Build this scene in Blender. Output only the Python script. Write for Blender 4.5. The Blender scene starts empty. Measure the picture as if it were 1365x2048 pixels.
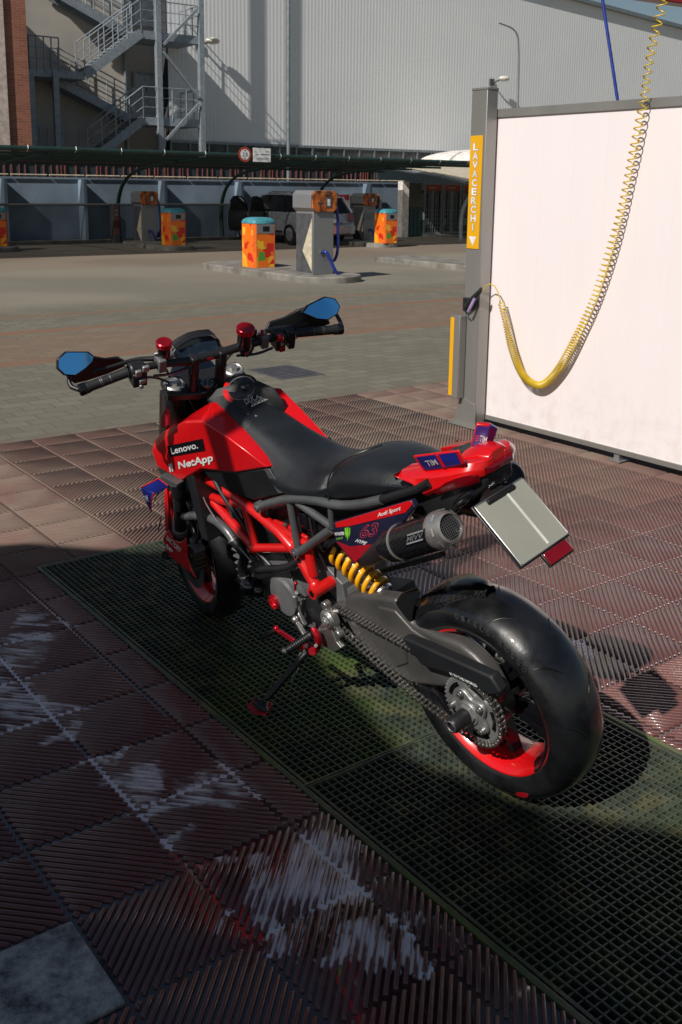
import bpy, bmesh, math, random
from mathutils import Vector, Matrix
from math import sin, cos, pi, radians
random.seed(7)
sc = bpy.context.scene
COL = sc.collection

# ---------------------------------------------------------------- camera
cam_d = bpy.data.cameras.new('camera'); cam = bpy.data.objects.new('camera', cam_d); COL.objects.link(cam)
cam_d.sensor_fit = 'VERTICAL'; cam_d.sensor_height = 24.0; cam_d.lens = 2015.0 / 2048.0 * 24.0
cam_d.shift_y = -(1024.0 - 795.0) / 2048.0
PITCH, ROLL, EYE = 0.2062, 0.0123, 1.69
fw = Vector((0, cos(PITCH), -sin(PITCH))); r0 = Vector((1, 0, 0)); u0 = r0.cross(fw)
rt = cos(ROLL) * r0 + sin(ROLL) * u0; up = -sin(ROLL) * r0 + cos(ROLL) * u0
cam.matrix_world = Matrix(((rt.x, up.x, -fw.x, 0), (rt.y, up.y, -fw.y, 0), (rt.z, up.z, -fw.z, EYE), (0, 0, 0, 1)))
cam_d.clip_start = 0.05; cam_d.clip_end = 1500
cam_d.dof.use_dof = True; cam_d.dof.focus_distance = 3.6; cam_d.dof.aperture_fstop = 9.0
sc.camera = cam

# ---------------------------------------------------------------- daylight
SUN_EL, SUN_PHI = radians(40), radians(54)      # shadows run along SUN_PHI on the ground
world = bpy.data.worlds.new('World'); sc.world = world; world.use_nodes = True
wn = world.node_tree.nodes; bgn = wn['Background']
sky = wn.new('ShaderNodeTexSky'); sky.sky_type = 'NISHITA'; sky.sun_disc = False
sky.sun_elevation = SUN_EL; sky.sun_rotation = math.atan2(-cos(SUN_PHI), -sin(SUN_PHI)) % (2 * pi)
sky.air_density = 1.2; sky.dust_density = 1.0; sky.ozone_density = 1.2
world.node_tree.links.new(sky.outputs[0], bgn.inputs[0]); bgn.inputs[1].default_value = 0.05
sun_d = bpy.data.lights.new('sun', 'SUN'); sun = bpy.data.objects.new('sun', sun_d); COL.objects.link(sun)
sun_d.energy = 5.0; sun_d.angle = radians(0.6); sun_d.color = (1.0, 0.955, 0.88)
sdir = Vector((-cos(SUN_PHI) * cos(SUN_EL), -sin(SUN_PHI) * cos(SUN_EL), sin(SUN_EL)))
sun.rotation_euler = sdir.to_track_quat('Z', 'Y').to_euler()
sc.view_settings.view_transform = 'Standard'; sc.view_settings.look = 'None'
sc.view_settings.exposure = -0.10; sc.view_settings.gamma = 1.0

# ---------------------------------------------------------------- materials
def mat(name, col, rough=0.5, metal=0.0, var=0.12, scale=8.0, bump=0.0, bscale=60.0, coat=0.0, spec=0.5, col2=None, detail=4.0, stretch=None, emit=None, rvar=0.0):
    m = bpy.data.materials.new(name); m.use_nodes = True
    nt = m.node_tree; n = nt.nodes; l = nt.links; b = n['Principled BSDF']
    tc = n.new('ShaderNodeTexCoord'); mp = n.new('ShaderNodeMapping'); l.new(tc.outputs['Object'], mp.inputs[0])
    if stretch: mp.inputs['Scale'].default_value = stretch
    nz = n.new('ShaderNodeTexNoise'); nz.inputs['Scale'].default_value = scale; nz.inputs['Detail'].default_value = detail
    l.new(mp.outputs[0], nz.inputs['Vector'])
    mix = n.new('ShaderNodeMix'); mix.data_type = 'RGBA'
    c2 = col2 if col2 else tuple(max(0, c * (1 - 2 * var)) for c in col)
    c1 = col if col2 else tuple(min(1, c * (1 + var)) for c in col)
    mix.inputs[6].default_value = (*c2, 1); mix.inputs[7].default_value = (*c1, 1)
    rp = n.new('ShaderNodeMapRange'); rp.inputs[1].default_value = 0.35; rp.inputs[2].default_value = 0.65
    l.new(nz.outputs[0], rp.inputs[0]); l.new(rp.outputs[0], mix.inputs[0]); l.new(mix.outputs[2], b.inputs['Base Color'])
    b.inputs['Roughness'].default_value = rough; b.inputs['Metallic'].default_value = metal
    b.inputs['Coat Weight'].default_value = coat; b.inputs['Coat Roughness'].default_value = 0.05
    b.inputs['Specular IOR Level'].default_value = spec
    if rvar:
        rr = n.new('ShaderNodeMapRange'); rr.inputs[3].default_value = max(0.02, rough - rvar); rr.inputs[4].default_value = min(1, rough + rvar)
        rr.inputs[1].default_value = 0.35; rr.inputs[2].default_value = 0.65
        l.new(nz.outputs[0], rr.inputs[0]); l.new(rr.outputs[0], b.inputs['Roughness'])
    if bump:
        n2 = n.new('ShaderNodeTexNoise'); n2.inputs['Scale'].default_value = bscale; n2.inputs['Detail'].default_value = 3
        l.new(tc.outputs['Object'], n2.inputs['Vector'])
        bp = n.new('ShaderNodeBump'); bp.inputs['Strength'].default_value = bump; bp.inputs['Distance'].default_value = 0.004
        l.new(n2.outputs[0], bp.inputs['Height']); l.new(bp.outputs[0], b.inputs['Normal'])
    if emit:
        b.inputs['Emission Color'].default_value = (*emit[0], 1); b.inputs['Emission Strength'].default_value = emit[1]
    return m

MT = {}
def M_(k, *a, **kw):
    MT[k] = mat(k, *a, **kw); return MT[k]
M_('red_paint', (0.62, 0.004, 0.006), 0.28, coat=0.8, var=0.04)
M_('crimson_paint', (0.35, 0.006, 0.015), 0.3, coat=0.6, var=0.05)
M_('frame_red', (0.58, 0.008, 0.008), 0.33, coat=0.5, var=0.05)
M_('red_anodised', (0.5, 0.008, 0.02), 0.25, metal=0.6, coat=0.4)
M_('blue_paint', (0.012, 0.02, 0.20), 0.3, coat=0.7)
M_('navy_paint', (0.012, 0.012, 0.035), 0.3, coat=0.7)
M_('gloss_black', (0.006, 0.006, 0.008), 0.2, coat=0.6)
M_('satin_black', (0.012, 0.012, 0.014), 0.42, bump=0.1, bscale=300)
M_('plastic_black', (0.010, 0.011, 0.013), 0.5, bump=0.25, bscale=400)
M_('rubber', (0.009, 0.0095, 0.011), 0.30, bump=0.06, bscale=140, rvar=0.14, scale=11, var=0.2, coat=0.5)
M_('grip_rubber', (0.014, 0.014, 0.016), 0.6)
M_('seat_vinyl', (0.013, 0.015, 0.018), 0.38, bump=0.35, bscale=650, rvar=0.16, scale=4, coat=0.15)
M_('frame_grey', (0.10, 0.105, 0.11), 0.38, metal=0.3, coat=0.2)
M_('swingarm_grey', (0.088, 0.084, 0.082), 0.42, metal=0.35, bump=0.12, bscale=200)
M_('cast_grey', (0.17, 0.17, 0.178), 0.5, metal=0.4, bump=0.2, bscale=120)
M_('silver', (0.55, 0.54, 0.52), 0.3, metal=0.9, bump=0.05)
M_('dull_silver', (0.36, 0.36, 0.36), 0.42, metal=0.7)
M_('steel', (0.40, 0.39, 0.38), 0.32, metal=0.9)
M_('titanium', (0.62, 0.58, 0.55), 0.34, metal=0.85, bump=.05)
M_('chain_steel', (0.22, 0.21, 0.20), 0.38, metal=0.85)
M_('gold', (0.20, 0.15, 0.08), 0.4, metal=0.8)
M_('spring_yellow', (0.75, 0.34, 0.004), 0.3, coat=0.4)
M_('white_decal', (0.75, 0.75, 0.75), 0.4)
M_('pink_decal', (0.55, 0.05, 0.10), 0.4)
M_('green_decal', (0.20, 0.55, 0.03), 0.4)
M_('grey_decal', (0.22, 0.23, 0.25), 0.4)
M_('red_lens', (0.17, 0.002, 0.006), 0.12, coat=1.0)
M_('plate', (0.30, 0.30, 0.255), 0.35, var=0.05, scale=3)
M_('plate_band', (0.72, 0.72, 0.68), 0.35)
M_('gauge_glass', (0.02, 0.035, 0.06), 0.12, coat=1.0, bump=0.0)
M_('mirror_blue', (0.14, 0.50, 1.0), 0.04, metal=0.9, var=0.02)
M_('steel_post', (0.31, 0.30, 0.285), 0.38, metal=0.55, var=0.06, scale=3, stretch=(1, 1, 0.2))
M_('panel_white', (0.79, 0.72, 0.73), 0.42, var=0.008, scale=5, stretch=(1, 1, .25), detail=8)
M_('sign_yellow', (0.72, 0.36, 0.004), 0.45, var=0.03)
M_('hose_yellow', (0.62, 0.42, 0.02), 0.35)
M_('blue_hose', (0.01, 0.03, 0.22), 0.3)
M_('concrete', (0.21, 0.195, 0.17), 0.85, var=0.2, scale=3, bump=0.4, bscale=40)
M_('wall_render', (0.19, 0.25, 0.325), 0.9, var=0.14, scale=0.8, bump=0.5, bscale=25)
M_('building_concrete', (0.48, 0.44, 0.39), 0.9, var=0.12, scale=0.5, bump=0.3, bscale=6)
M_('galv', (0.25, 0.28, 0.30), 0.45, metal=0.5, var=0.1)
M_('galv_light', (0.29, 0.33, 0.365), 0.5, metal=0.3, var=0.1)
M_('canopy_green', (0.012, 0.035, 0.03), 0.5)
M_('canopy_sheet', (0.03, 0.045, 0.05), 0.6)
M_('vac_steel', (0.26, 0.26, 0.27), 0.45, metal=0.4, var=0.02, scale=2)
M_('vac_dark', (0.10, 0.10, 0.11), 0.45, metal=0.3)
M_('vac_orange', (0.42, 0.11, 0.02), 0.5, var=0.45, scale=7)
M_('cream', (0.55, 0.48, 0.36), 0.6)
M_('car_silver', (0.42, 0.44, 0.48), 0.3, metal=0.5, coat=0.6)
M_('car_dark', (0.01, 0.012, 0.016), 0.4)
M_('car_glass', (0.012, 0.015, 0.02), 0.08, coat=1.0)
M_('bin_teal', (0.06, 0.27, 0.33), 0.5)
M_('brick_edge', (0.30, 0.12, 0.07), 0.9)
M_('cream_wall', (0.62, 0.50, 0.44), 0.8)
M_('lamp_white', (0.7, 0.66, 0.56), 0.4)
M_('soft_white', (0.78, 0.72, 0.68), 0.6)
M_('door_pale', (0.42, 0.45, 0.48), 0.6)
M_('window_dark', (0.06, 0.07, 0.075), 0.25, var=0.3, scale=1.5)
M_('kiosk_red', (0.40, 0.05, 0.03), 0.5)
M_('teal_sheet', (0.05, 0.12, 0.13), 0.5)
M_('rust_slat', (0.20, 0.06, 0.05), 0.7)
M_('pit_black', (0.004, 0.005, 0.005), 0.3)
M_('steel_blue', (0.03, 0.05, 0.11), 0.4)
M_('roof_dark', (0.05, 0.05, 0.06), 0.7)

def carbon():
    m = mat('carbon_weave', (0.02, 0.02, 0.022), 0.22, coat=0.3, spec=.3); nt = m.node_tree; n = nt.nodes; l = nt.links
    b = n['Principled BSDF']; tc = n.new('ShaderNodeTexCoord'); w = n.new('ShaderNodeTexChecker')
    w.inputs['Scale'].default_value = 150; w.inputs[1].default_value = (0.016, 0.016, 0.018, 1); w.inputs[2].default_value = (0.004, 0.004, 0.005, 1)
    l.new(tc.outputs['Object'], w.inputs[0]); l.new(w.outputs[0], b.inputs['Base Color']); return m
MT['carbon'] = carbon()

# ---------------------------------------------------------------- mesh helpers
class MB:
    """collects shapes into one mesh; every face keeps the material slot in force"""
    def __init__(s): s.v = []; s.f = []; s.m = []; s.cur = 0
    def add(s, vs, fs, mi=None):
        o = len(s.v); s.v += [tuple(v) for v in vs]; s.f += [tuple(i + o for i in f) for f in fs]
        s.m += [s.cur if mi is None else mi] * len(fs); return s
    def box(s, a, b, mi=None):
        (x0, y0, z0), (x1, y1, z1) = a, b
        x0, x1 = min(x0, x1), max(x0, x1); y0, y1 = min(y0, y1), max(y0, y1); z0, z1 = min(z0, z1), max(z0, z1)
        return s.add([(x0,y0,z0),(x1,y0,z0),(x1,y1,z0),(x0,y1,z0),(x0,y0,z1),(x1,y0,z1),(x1,y1,z1),(x0,y1,z1)],
                     [(3,2,1,0),(4,5,6,7),(0,1,5,4),(1,2,6,5),(2,3,7,6),(3,0,4,7)], mi)
    def obox(s, c, ax, ay, az, mi=None):
        c, ax, ay, az = map(Vector, (c, ax, ay, az))
        vs = [c + i * ax + j * ay + k * az for k in (-1, 1) for j in (-1, 1) for i in (-1, 1)]
        return s.add(vs, [(0,2,3,1),(4,5,7,6),(0,1,5,4),(1,3,7,5),(3,2,6,7),(2,0,4,6)], mi)
    def bar(s, p, q, w, h, upv=(0, 0, 1), mi=None):
        p, q = Vector(p), Vector(q); d = q - p; L_ = d.length; d.normalize(); u = Vector(upv)
        sd = d.cross(u)
        if sd.length < 1e-4: sd = d.cross(Vector((1, 0, 0)))
        sd.normalize(); u = sd.cross(d)
        return s.obox((p + q) / 2, d * L_ / 2, sd * w / 2, u * h / 2, mi)
    def tube(s, pts, r, n=10, smooth=0, cap=True, mi=None, closed=False):
        P = [Vector(p) for p in pts]; R = list(r) if isinstance(r, (list, tuple)) else [r] * len(P)
        for _ in range(smooth):
            Q, T = [P[0]], [R[0]]
            for i in range(len(P) - 1):
                Q += [P[i] * .75 + P[i + 1] * .25, P[i] * .25 + P[i + 1] * .75]; T += [R[i] * .75 + R[i+1] * .25, R[i] * .25 + R[i+1] * .75]
            Q.append(P[-1]); T.append(R[-1]); P, R = Q, T
        vs, fs = [], []; pn = None; N = len(P)
        for i, p in enumerate(P):
            if closed: d = P[(i + 1) % N] - P[i - 1]
            else: d = P[min(i + 1, N - 1)] - P[max(i - 1, 0)]
            if d.length < 1e-9: d = Vector((0, 0, 1))
            d.normalize()
            if pn is None:
                pn = d.cross(Vector((0, 0, 1)));
                if pn.length < 0.05: pn = d.cross(Vector((1, 0, 0)))
            pn = (pn - d * pn.dot(d)).normalized(); bn = d.cross(pn)
            vs += [p + R[i] * (cos(2*pi*k/n) * pn + sin(2*pi*k/n) * bn) for k in range(n)]
        for i in range(N if closed else N - 1):
            j = (i + 1) % N
            fs += [(i*n+k, i*n+(k+1)%n, j*n+(k+1)%n, j*n+k) for k in range(n)]
        if cap and not closed:
            fs.append(tuple(range(n - 1, -1, -1))); fs.append(tuple((N-1)*n + k for k in range(n)))
        return s.add(vs, fs, mi)
    def cyl(s, p, q, r, n=20, r2=None, mi=None): return s.tube([p, q], [r, r if r2 is None else r2], n, mi=mi)
    def lathe(s, c, axis, prof, n=32, mi=None, mats=None, a0=0, a1=2*pi, ref=(0,0,1)):
        """prof: list of (distance along axis, radius)"""
        c, ax = Vector(c), Vector(axis).normalized(); u = Vector(ref); u = (u - ax * u.dot(ax))
        if u.length < 1e-3: u = Vector((1, 0, 0)); u = u - ax * u.dot(ax)
        u.normalize(); w = ax.cross(u); full = abs(a1 - a0 - 2*pi) < 1e-6; m = n if full else n + 1
        vs = []
        for (h, r) in prof:
            for k in range(m):
                t = a0 + (a1 - a0) * k / n; vs.append(c + ax * h + r * (cos(t) * u + sin(t) * w))
        for i in range(len(prof) - 1):
            fs = [(i*m+k, i*m+(k+1)%m, (i+1)*m+(k+1)%m, (i+1)*m+k) for k in range(n)]
            if i == 0: o = len(s.v); s.v += [tuple(v) for v in vs]
            s.f += [tuple(x + o for x in f) for f in fs]; s.m += [(mats[i] if mats else (s.cur if mi is None else mi))] * len(fs)
        return s
    def prism(s, pts, off, mi=None):
        """polygon (3-d points) extruded by the vector off"""
        P = [Vector(p) for p in pts]; o = Vector(off); n = len(P)
        nr = Vector((0, 0, 0))
        for i in range(n): nr += P[i].cross(P[(i + 1) % n])
        if nr.dot(o) > 0: P.reverse()
        vs = P + [p + o for p in P]
        fs = [tuple(range(n)), tuple(range(2*n-1, n-1, -1))] + [(i, i + n, (i+1) % n + n, (i+1) % n) for i in range(n)]
        return s.add(vs, fs, mi)
    def loft(s, secs, closed=True, cap=True, mi=None):
        n = len(secs[0]); vs = [p for q in secs for p in q]; fs = []
        for i in range(len(secs) - 1):
            for k in range(n if closed else n - 1):
                fs.append((i*n+k, i*n+(k+1)%n, (i+1)*n+(k+1)%n, (i+1)*n+k))
        if cap and closed: fs.append(tuple(range(n-1, -1, -1))); fs.append(tuple((len(secs)-1)*n+k for k in range(n)))
        return s.add(vs, fs, mi)
    def ball(s, c, r, n=10, mi=None, sc_=(1,1,1)):
        c = Vector(c); vs, fs = [], []
        for i in range(n + 1):
            for k in range(2*n):
                a = pi*i/n; b = pi*k/n; vs.append(c + Vector((r*sin(a)*cos(b)*sc_[0], r*sin(a)*sin(b)*sc_[1], r*cos(a)*sc_[2])))
        for i in range(n):
            for k in range(2*n): fs.append((i*2*n+k, (i+1)*2*n+k, (i+1)*2*n+(k+1)%(2*n), i*2*n+(k+1)%(2*n)))
        return s.add(vs, fs, mi)
    def xf(s, fn): s.v = [tuple(fn(Vector(v))) for v in s.v]; return s
    def mirror_y(s):
        vs = [(x, -y, z) for x, y, z in s.v]; fs = [tuple(reversed(f)) for f in s.f]; ms = list(s.m); o = len(s.v)
        s.v += vs; s.f += [tuple(i + o for i in f) for f in fs]; s.m += ms; return s
    def build(s, name, mats, parent=None, bevel=0, smooth=True, subsurf=0, seg=2, weld=True, angle=40):
        me = bpy.data.meshes.new(name); me.from_pydata(s.v, [], s.f)
        if not isinstance(mats, (list, tuple)): mats = [mats]
        for m in mats: me.materials.append(MT[m] if isinstance(m, str) else m)
        me.polygons.foreach_set('material_index', s.m)
        if weld:
            bm = bmesh.new(); bm.from_mesh(me); bmesh.ops.remove_doubles(bm, verts=bm.verts, dist=1e-5)
            bmesh.ops.recalc_face_normals(bm, faces=bm.faces); bm.to_mesh(me); bm.free()
        me.update()
        o = bpy.data.objects.new(name, me); COL.objects.link(o)
        if parent: o.parent = parent
        if smooth:
            me.polygons.foreach_set('use_smooth', [True] * len(me.polygons)); me.set_sharp_from_angle(angle=radians(angle))
        if bevel:
            b = o.modifiers.new('bevel', 'BEVEL'); b.width = bevel; b.segments = seg; b.limit_method = 'ANGLE'; b.angle_limit = radians(35); b.use_clamp_overlap = True
        if subsurf:
            d = o.modifiers.new('subsurf', 'SUBSURF'); d.levels = subsurf; d.render_levels = subsurf
        return o

def tag(o, label=None, cat=None, group=None, kind=None):
    if label: o['label'] = label
    if cat: o['category'] = cat
    if group: o['group'] = group
    if kind: o['kind'] = kind
    return o
def empty(name, loc=(0, 0, 0), rot=(0, 0, 0), label=None, cat=None, group=None):
    o = bpy.data.objects.new(name, None); COL.objects.link(o); o.location = loc; o.rotation_euler = rot; o.empty_display_size = .1
    return tag(o, label, cat, group)
YAW = math.atan2(-0.7993, 0.6010); YO = Vector((-1.231,3.905,0))
def yd(a, b, z=0): return YO + a * Vector((.6010, -.7993, 0)) + b * Vector((.7993, .6010, 0)) + Vector((0, 0, z))
def yempty(name, a, b, z, label=None, cat=None, group=None): return empty(name, yd(a, b, z), (0, 0, YAW), label, cat, group)
def yplace(o, a=0, b=0, z=0): o.location = yd(a, b, z); o.rotation_euler = (0, 0, YAW); return o
def copy_tree(o, parent=None):
    c = o.copy(); COL.objects.link(c)
    if parent: c.parent = parent
    for ch in list(o.children): copy_tree(ch, c)
    return c
def lettering(text, p, ux, uy, m, parent, off=0.0012, name='lettering', shear=0.0, bold=0.0, thick=0.0):
    """flat raised letters filling the parallelogram p, p+ux, p+uy"""
    cu = bpy.data.curves.new('txt', 'FONT'); cu.body = text; cu.shear = shear; cu.offset = bold; cu.resolution_u = 3
    t = bpy.data.objects.new('txt', cu); COL.objects.link(t); bpy.context.view_layer.update()
    me = bpy.data.meshes.new_from_object(t.evaluated_get(bpy.context.evaluated_depsgraph_get()))
    bpy.data.objects.remove(t); bpy.data.curves.remove(cu)
    xs = [v.co.x for v in me.vertices]; ys = [v.co.y for v in me.vertices]
    x0, x1, y0, y1 = min(xs), max(xs), min(ys), max(ys); p, ux, uy = Vector(p), Vector(ux), Vector(uy)
    nr = ux.cross(uy).normalized() * off
    for v in me.vertices: v.co = p + ux * (v.co.x - x0) / (x1 - x0) + uy * (v.co.y - y0) / (y1 - y0) + nr
    me.materials.append(MT[m]); o = bpy.data.objects.new(name, me); COL.objects.link(o); o.parent = parent
    return o

# ================================================================ GROUND (yard frame: a = along the grate towards the camera, b = across it)
TS = 0.18146 * EYE                       # tile pitch, about 31 cm
GA0, GA1, GB0, GB1 = -0.365, 3.95, 0.128, 1.165     # drain pit
FOAM_GLINTS = [(0.646,-0.369,0.160),(0.843,-0.353,0.140),(0.451,-0.357,0.200),(1.038,-0.345,0.070),(1.265,-0.270,0.050),(1.395,-0.267,0.080),(1.567,-0.234,0.070),(1.594,-0.075,0.120),(1.545,-0.144,0.100),(1.754,-0.272,0.050),(1.978,0.002,0.080),(2.058,-0.116,0.130),(2.138,-0.037,0.070),(2.134,-0.246,0.050),(2.278,-0.129,0.060),(2.263,-0.202,0.040),(2.366,-0.008,0.050),(2.083,-0.371,0.020),(1.879,-0.135,0.050),(0.267,-0.035,0.070),(0.161,-0.105,0.080),(0.314,-0.161,0.070),(1.410,1.579,0.040),(1.563,1.488,0.050)]
def paving_mat(name, deep):
    m = bpy.data.materials.new(name); m.use_nodes = True; nt = m.node_tree; n = nt.nodes; l = nt.links; b = n['Principled BSDF']
    tc = n.new('ShaderNodeTexCoord'); P = tc.outputs['Object']
    def noise(scale, det=4, rough=.55):
        x = n.new('ShaderNodeTexNoise'); x.inputs['Scale'].default_value = scale; x.inputs['Detail'].default_value = det; x.inputs['Roughness'].default_value = rough
        l.new(P, x.inputs['Vector']); return x.outputs[0]
    def ramp(v, a, c, x0=0., x1=1.):
        r = n.new('ShaderNodeMapRange'); r.interpolation_type = 'SMOOTHSTEP'
        r.inputs[1].default_value = a; r.inputs[2].default_value = c; r.inputs[3].default_value = x0; r.inputs[4].default_value = x1
        l.new(v, r.inputs[0]); return r.outputs[0]
    def mth(op, a, c):
        x = n.new('ShaderNodeMath'); x.operation = op
        for i, v in enumerate((a, c)):
            if hasattr(v, 'links'): l.new(v, x.inputs[i])
            else: x.inputs[i].default_value = v
        return x.outputs[0]
    def mix(f, c1, c2):
        x = n.new('ShaderNodeMix'); x.data_type = 'RGBA'; l.new(f, x.inputs[0])
        for i, v in ((6, c1), (7, c2)):
            if hasattr(v, 'links'): l.new(v, x.inputs[i])
            else: x.inputs[i].default_value = (*v, 1)
        return x.outputs[2]
    big = noise(0.9, 3); mid = noise(7, 5); fine = noise(160, 3)
    # one tone per tile
    sep = n.new('ShaderNodeVectorMath'); sep.operation = 'SCALE'; sep.inputs[3].default_value = 1 / TS; l.new(P, sep.inputs[0])
    fl = n.new('ShaderNodeVectorMath'); fl.operation = 'FLOOR'; l.new(sep.outputs[0], fl.inputs[0])
    wh = n.new('ShaderNodeTexWhiteNoise'); wh.noise_dimensions = '2D'; l.new(fl.outputs[0], wh.inputs['Vector'])
    red = mix(wh.outputs[0], (0.108, 0.037, 0.035), (0.148, 0.056, 0.048))
    dust = ramp(mth('ADD', mth('MULTIPLY', big, .7), mth('MULTIPLY', mid, .3)), .44, .62)
    sx = n.new('ShaderNodeSeparateXYZ'); l.new(P, sx.inputs[0])
    # dry, dusty towards the screen and beyond; wet by the drain
    dry = mth('MAXIMUM', mth('MULTIPLY', ramp(sx.outputs[0], 1.5, -0.6), ramp(sx.outputs[1], 1.2, 2.2)), ramp(sx.outputs[0], .0, -.6, 0, .8))
    col = mix(mth('MULTIPLY', mth('ADD', mth('MULTIPLY', dust, .35), .42), dry), red, (0.205, 0.170, 0.130))
    col = mix(ramp(fine, .58, .72, 0, .35), col, (0.05, 0.03, 0.028))
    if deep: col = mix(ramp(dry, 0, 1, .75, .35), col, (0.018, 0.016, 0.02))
    # soap foam, plus painted sky glints on the wet ribs at far left
    f = None
    wz = n.new('ShaderNodeTexNoise'); wz.inputs['Scale'].default_value = 5; wz.inputs['Detail'].default_value = 4; l.new(P, wz.inputs['Vector'])
    ws = n.new('ShaderNodeVectorMath'); ws.operation = 'SUBTRACT'; l.new(wz.outputs['Color'], ws.inputs[0]); ws.inputs[1].default_value = (.5, .5, .5)
    wm = n.new('ShaderNodeVectorMath'); wm.operation = 'MULTIPLY_ADD'; l.new(ws.outputs[0], wm.inputs[0]); wm.inputs[1].default_value = (.42, .42, 0); l.new(P, wm.inputs[2])
    for (fa, fb, fr) in FOAM_GLINTS:
        d = n.new('ShaderNodeVectorMath'); d.operation = 'DISTANCE'; l.new(wm.outputs[0], d.inputs[0]); d.inputs[1].default_value = (fa, fb, 0)
        g = ramp(d.outputs[1], fr * 1.8, fr * .3); f = g if f is None else mth('MAXIMUM', f, g)
    rots = []
    for sc_ in ((5, 60, 1), (60, 5, 1)):
        m1 = n.new('ShaderNodeMapping'); m1.inputs['Rotation'].default_value = (0, 0, radians(-45)); l.new(P, m1.inputs[0])
        m2 = n.new('ShaderNodeMapping'); m2.inputs['Scale'].default_value = sc_; l.new(m1.outputs[0], m2.inputs[0])
        x = n.new('ShaderNodeTexNoise'); x.inputs['Scale'].default_value = 1; x.inputs['Detail'].default_value = 5; x.inputs['Roughness'].default_value = .65; l.new(m2.outputs[0], x.inputs['Vector']); rots.append(x.outputs[0])
    st2_ = ramp(sx.outputs[0], 6*TS - .002, 6*TS + .002)
    fx = n.new('ShaderNodeMix'); fx.data_type = 'FLOAT'; l.new(st2_, fx.inputs[0]); l.new(rots[0], fx.inputs[2]); l.new(rots[1], fx.inputs[3])
    fn = fx.outputs[0]
    fm = ramp(mth('ADD', f, mth('MULTIPLY', mth('SUBTRACT', fn, .5), 2.3)), .30 if deep else .70, .60 if deep else 1.2)
    fm = mth('MULTIPLY', fm, ramp(f, .02, .15))
    col = mix(mth('MULTIPLY', fm, .97 if deep else .7), col, (0.85, 0.84, 0.86))
    l.new(col, b.inputs['Base Color'])
    wet = ramp(mth('ADD', mth('MULTIPLY', mid, .5), mth('MULTIPLY', dry, .8)), .15, .8, .08 if deep else .27, .85)
    l.new(wet, b.inputs['Roughness']); b.inputs['Specular IOR Level'].default_value = .5
    wetm = ramp(mth('ADD', dry, mth('MULTIPLY', mid, .35)), .62, .18)
    wetm = mth('MULTIPLY', wetm, ramp(sx.outputs[1], 1.6, 1.15, .15, 1.0))
    l.new(mth('MULTIPLY', mth('MULTIPLY', wetm, 1.0 if deep else .45), mth('SUBTRACT', 1.0, fm)), b.inputs['Coat Weight']); b.inputs['Coat Roughness'].default_value = .04 if deep else .10; b.inputs['Coat IOR'].default_value = 1.5
    bp = n.new('ShaderNodeBump'); bp.inputs['Strength'].default_value = .12 if deep else .35; bp.inputs['Distance'].default_value = .002
    l.new(mth('ADD', fine, mth('MULTIPLY', fm, .8)), bp.inputs['Height']); l.new(bp.outputs[0], b.inputs['Normal'])
    return m
MT['tile_rib'] = paving_mat('tile_rib', False); MT['tile_groove'] = paving_mat('tile_groove', True)

ribs = MB()
PITCH_R = TS * 1.41421 / 22
for i in range(-9, 14):
    for j in range(-9, 26):
        ca, cb = (i + .5) * TS, (j + .5) * TS; w_ = yd(ca, cb)
        if w_.y < 0.9 or w_.y > 11.5 or abs(w_.x) > 0.42 * w_.y + 0.9: continue
        if i == 6 and j in (-3, -4): continue
        a0, a1, b0, b1 = i*TS + .0075, (i+1)*TS - .0075, j*TS + .0075, (j+1)*TS - .0075
        rects = [(a0, a1, b0, b1)]
        if b1 > GB0 - .013 and b0 < GB1 + .016 and a1 > GA0 - .013 and a0 < GA1:
            rects = []
            if a0 < GA0 - .013: rects.append((a0, min(a1, GA0 - .013), b0, b1))
            if b0 < GB0 - .013: rects.append((max(a0, GA0 - .013), a1, b0, min(b1, GB0 - .013)))
            if b1 > GB1 + .016: rects.append((max(a0, GA0 - .013), a1, max(b0, GB1 + .016), b1))
        flip = (i < 6) == (j < 2)
        if j >= 12: flip = not flip
        da, db = (.70711, .70711) if flip else (-.70711, .70711)
        pa, pb = db, -da
        dist_big = w_.y > 7.5
        for (ra0, ra1, rb0, rb1) in rects:
            for k in range(-11, 12):
                oa, ob = ca + pa * k * PITCH_R, cb + pb * k * PITCH_R
                t0, t1 = -9, 9
                for (o, d, lo, hi) in ((oa, da, ra0, ra1), (ob, db, rb0, rb1)):
                    u, v = (lo - o) / d, (hi - o) / d
                    t0, t1 = max(t0, min(u, v)), min(t1, max(u, v))
                if t1 - t0 < .012: continue
                jz = random.uniform(-.0006, .0006)
                vs = []
                for (w, z, e) in ((.0060, -.0085, 0), (.0049, -.0014 + jz, .002), (.0028, jz, .004)):
                    for (t, s_) in ((t0 + e, -1), (t1 - e, -1), (t1 - e, 1), (t0 + e, 1)):
                        vs.append((oa + da*t + pa*w*s_, ob + db*t + pb*w*s_, z))
                ribs.add(vs, [(0,1,5,4),(1,2,6,5),(2,3,7,6),(3,0,4,7),(4,5,9,8),(5,6,10,9),(6,7,11,10),(7,4,8,11),(8,9,10,11)])
tag(yplace(ribs.build('paving_tiles', 'tile_rib', weld=False, smooth=True, angle=60)), kind='structure')

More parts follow.
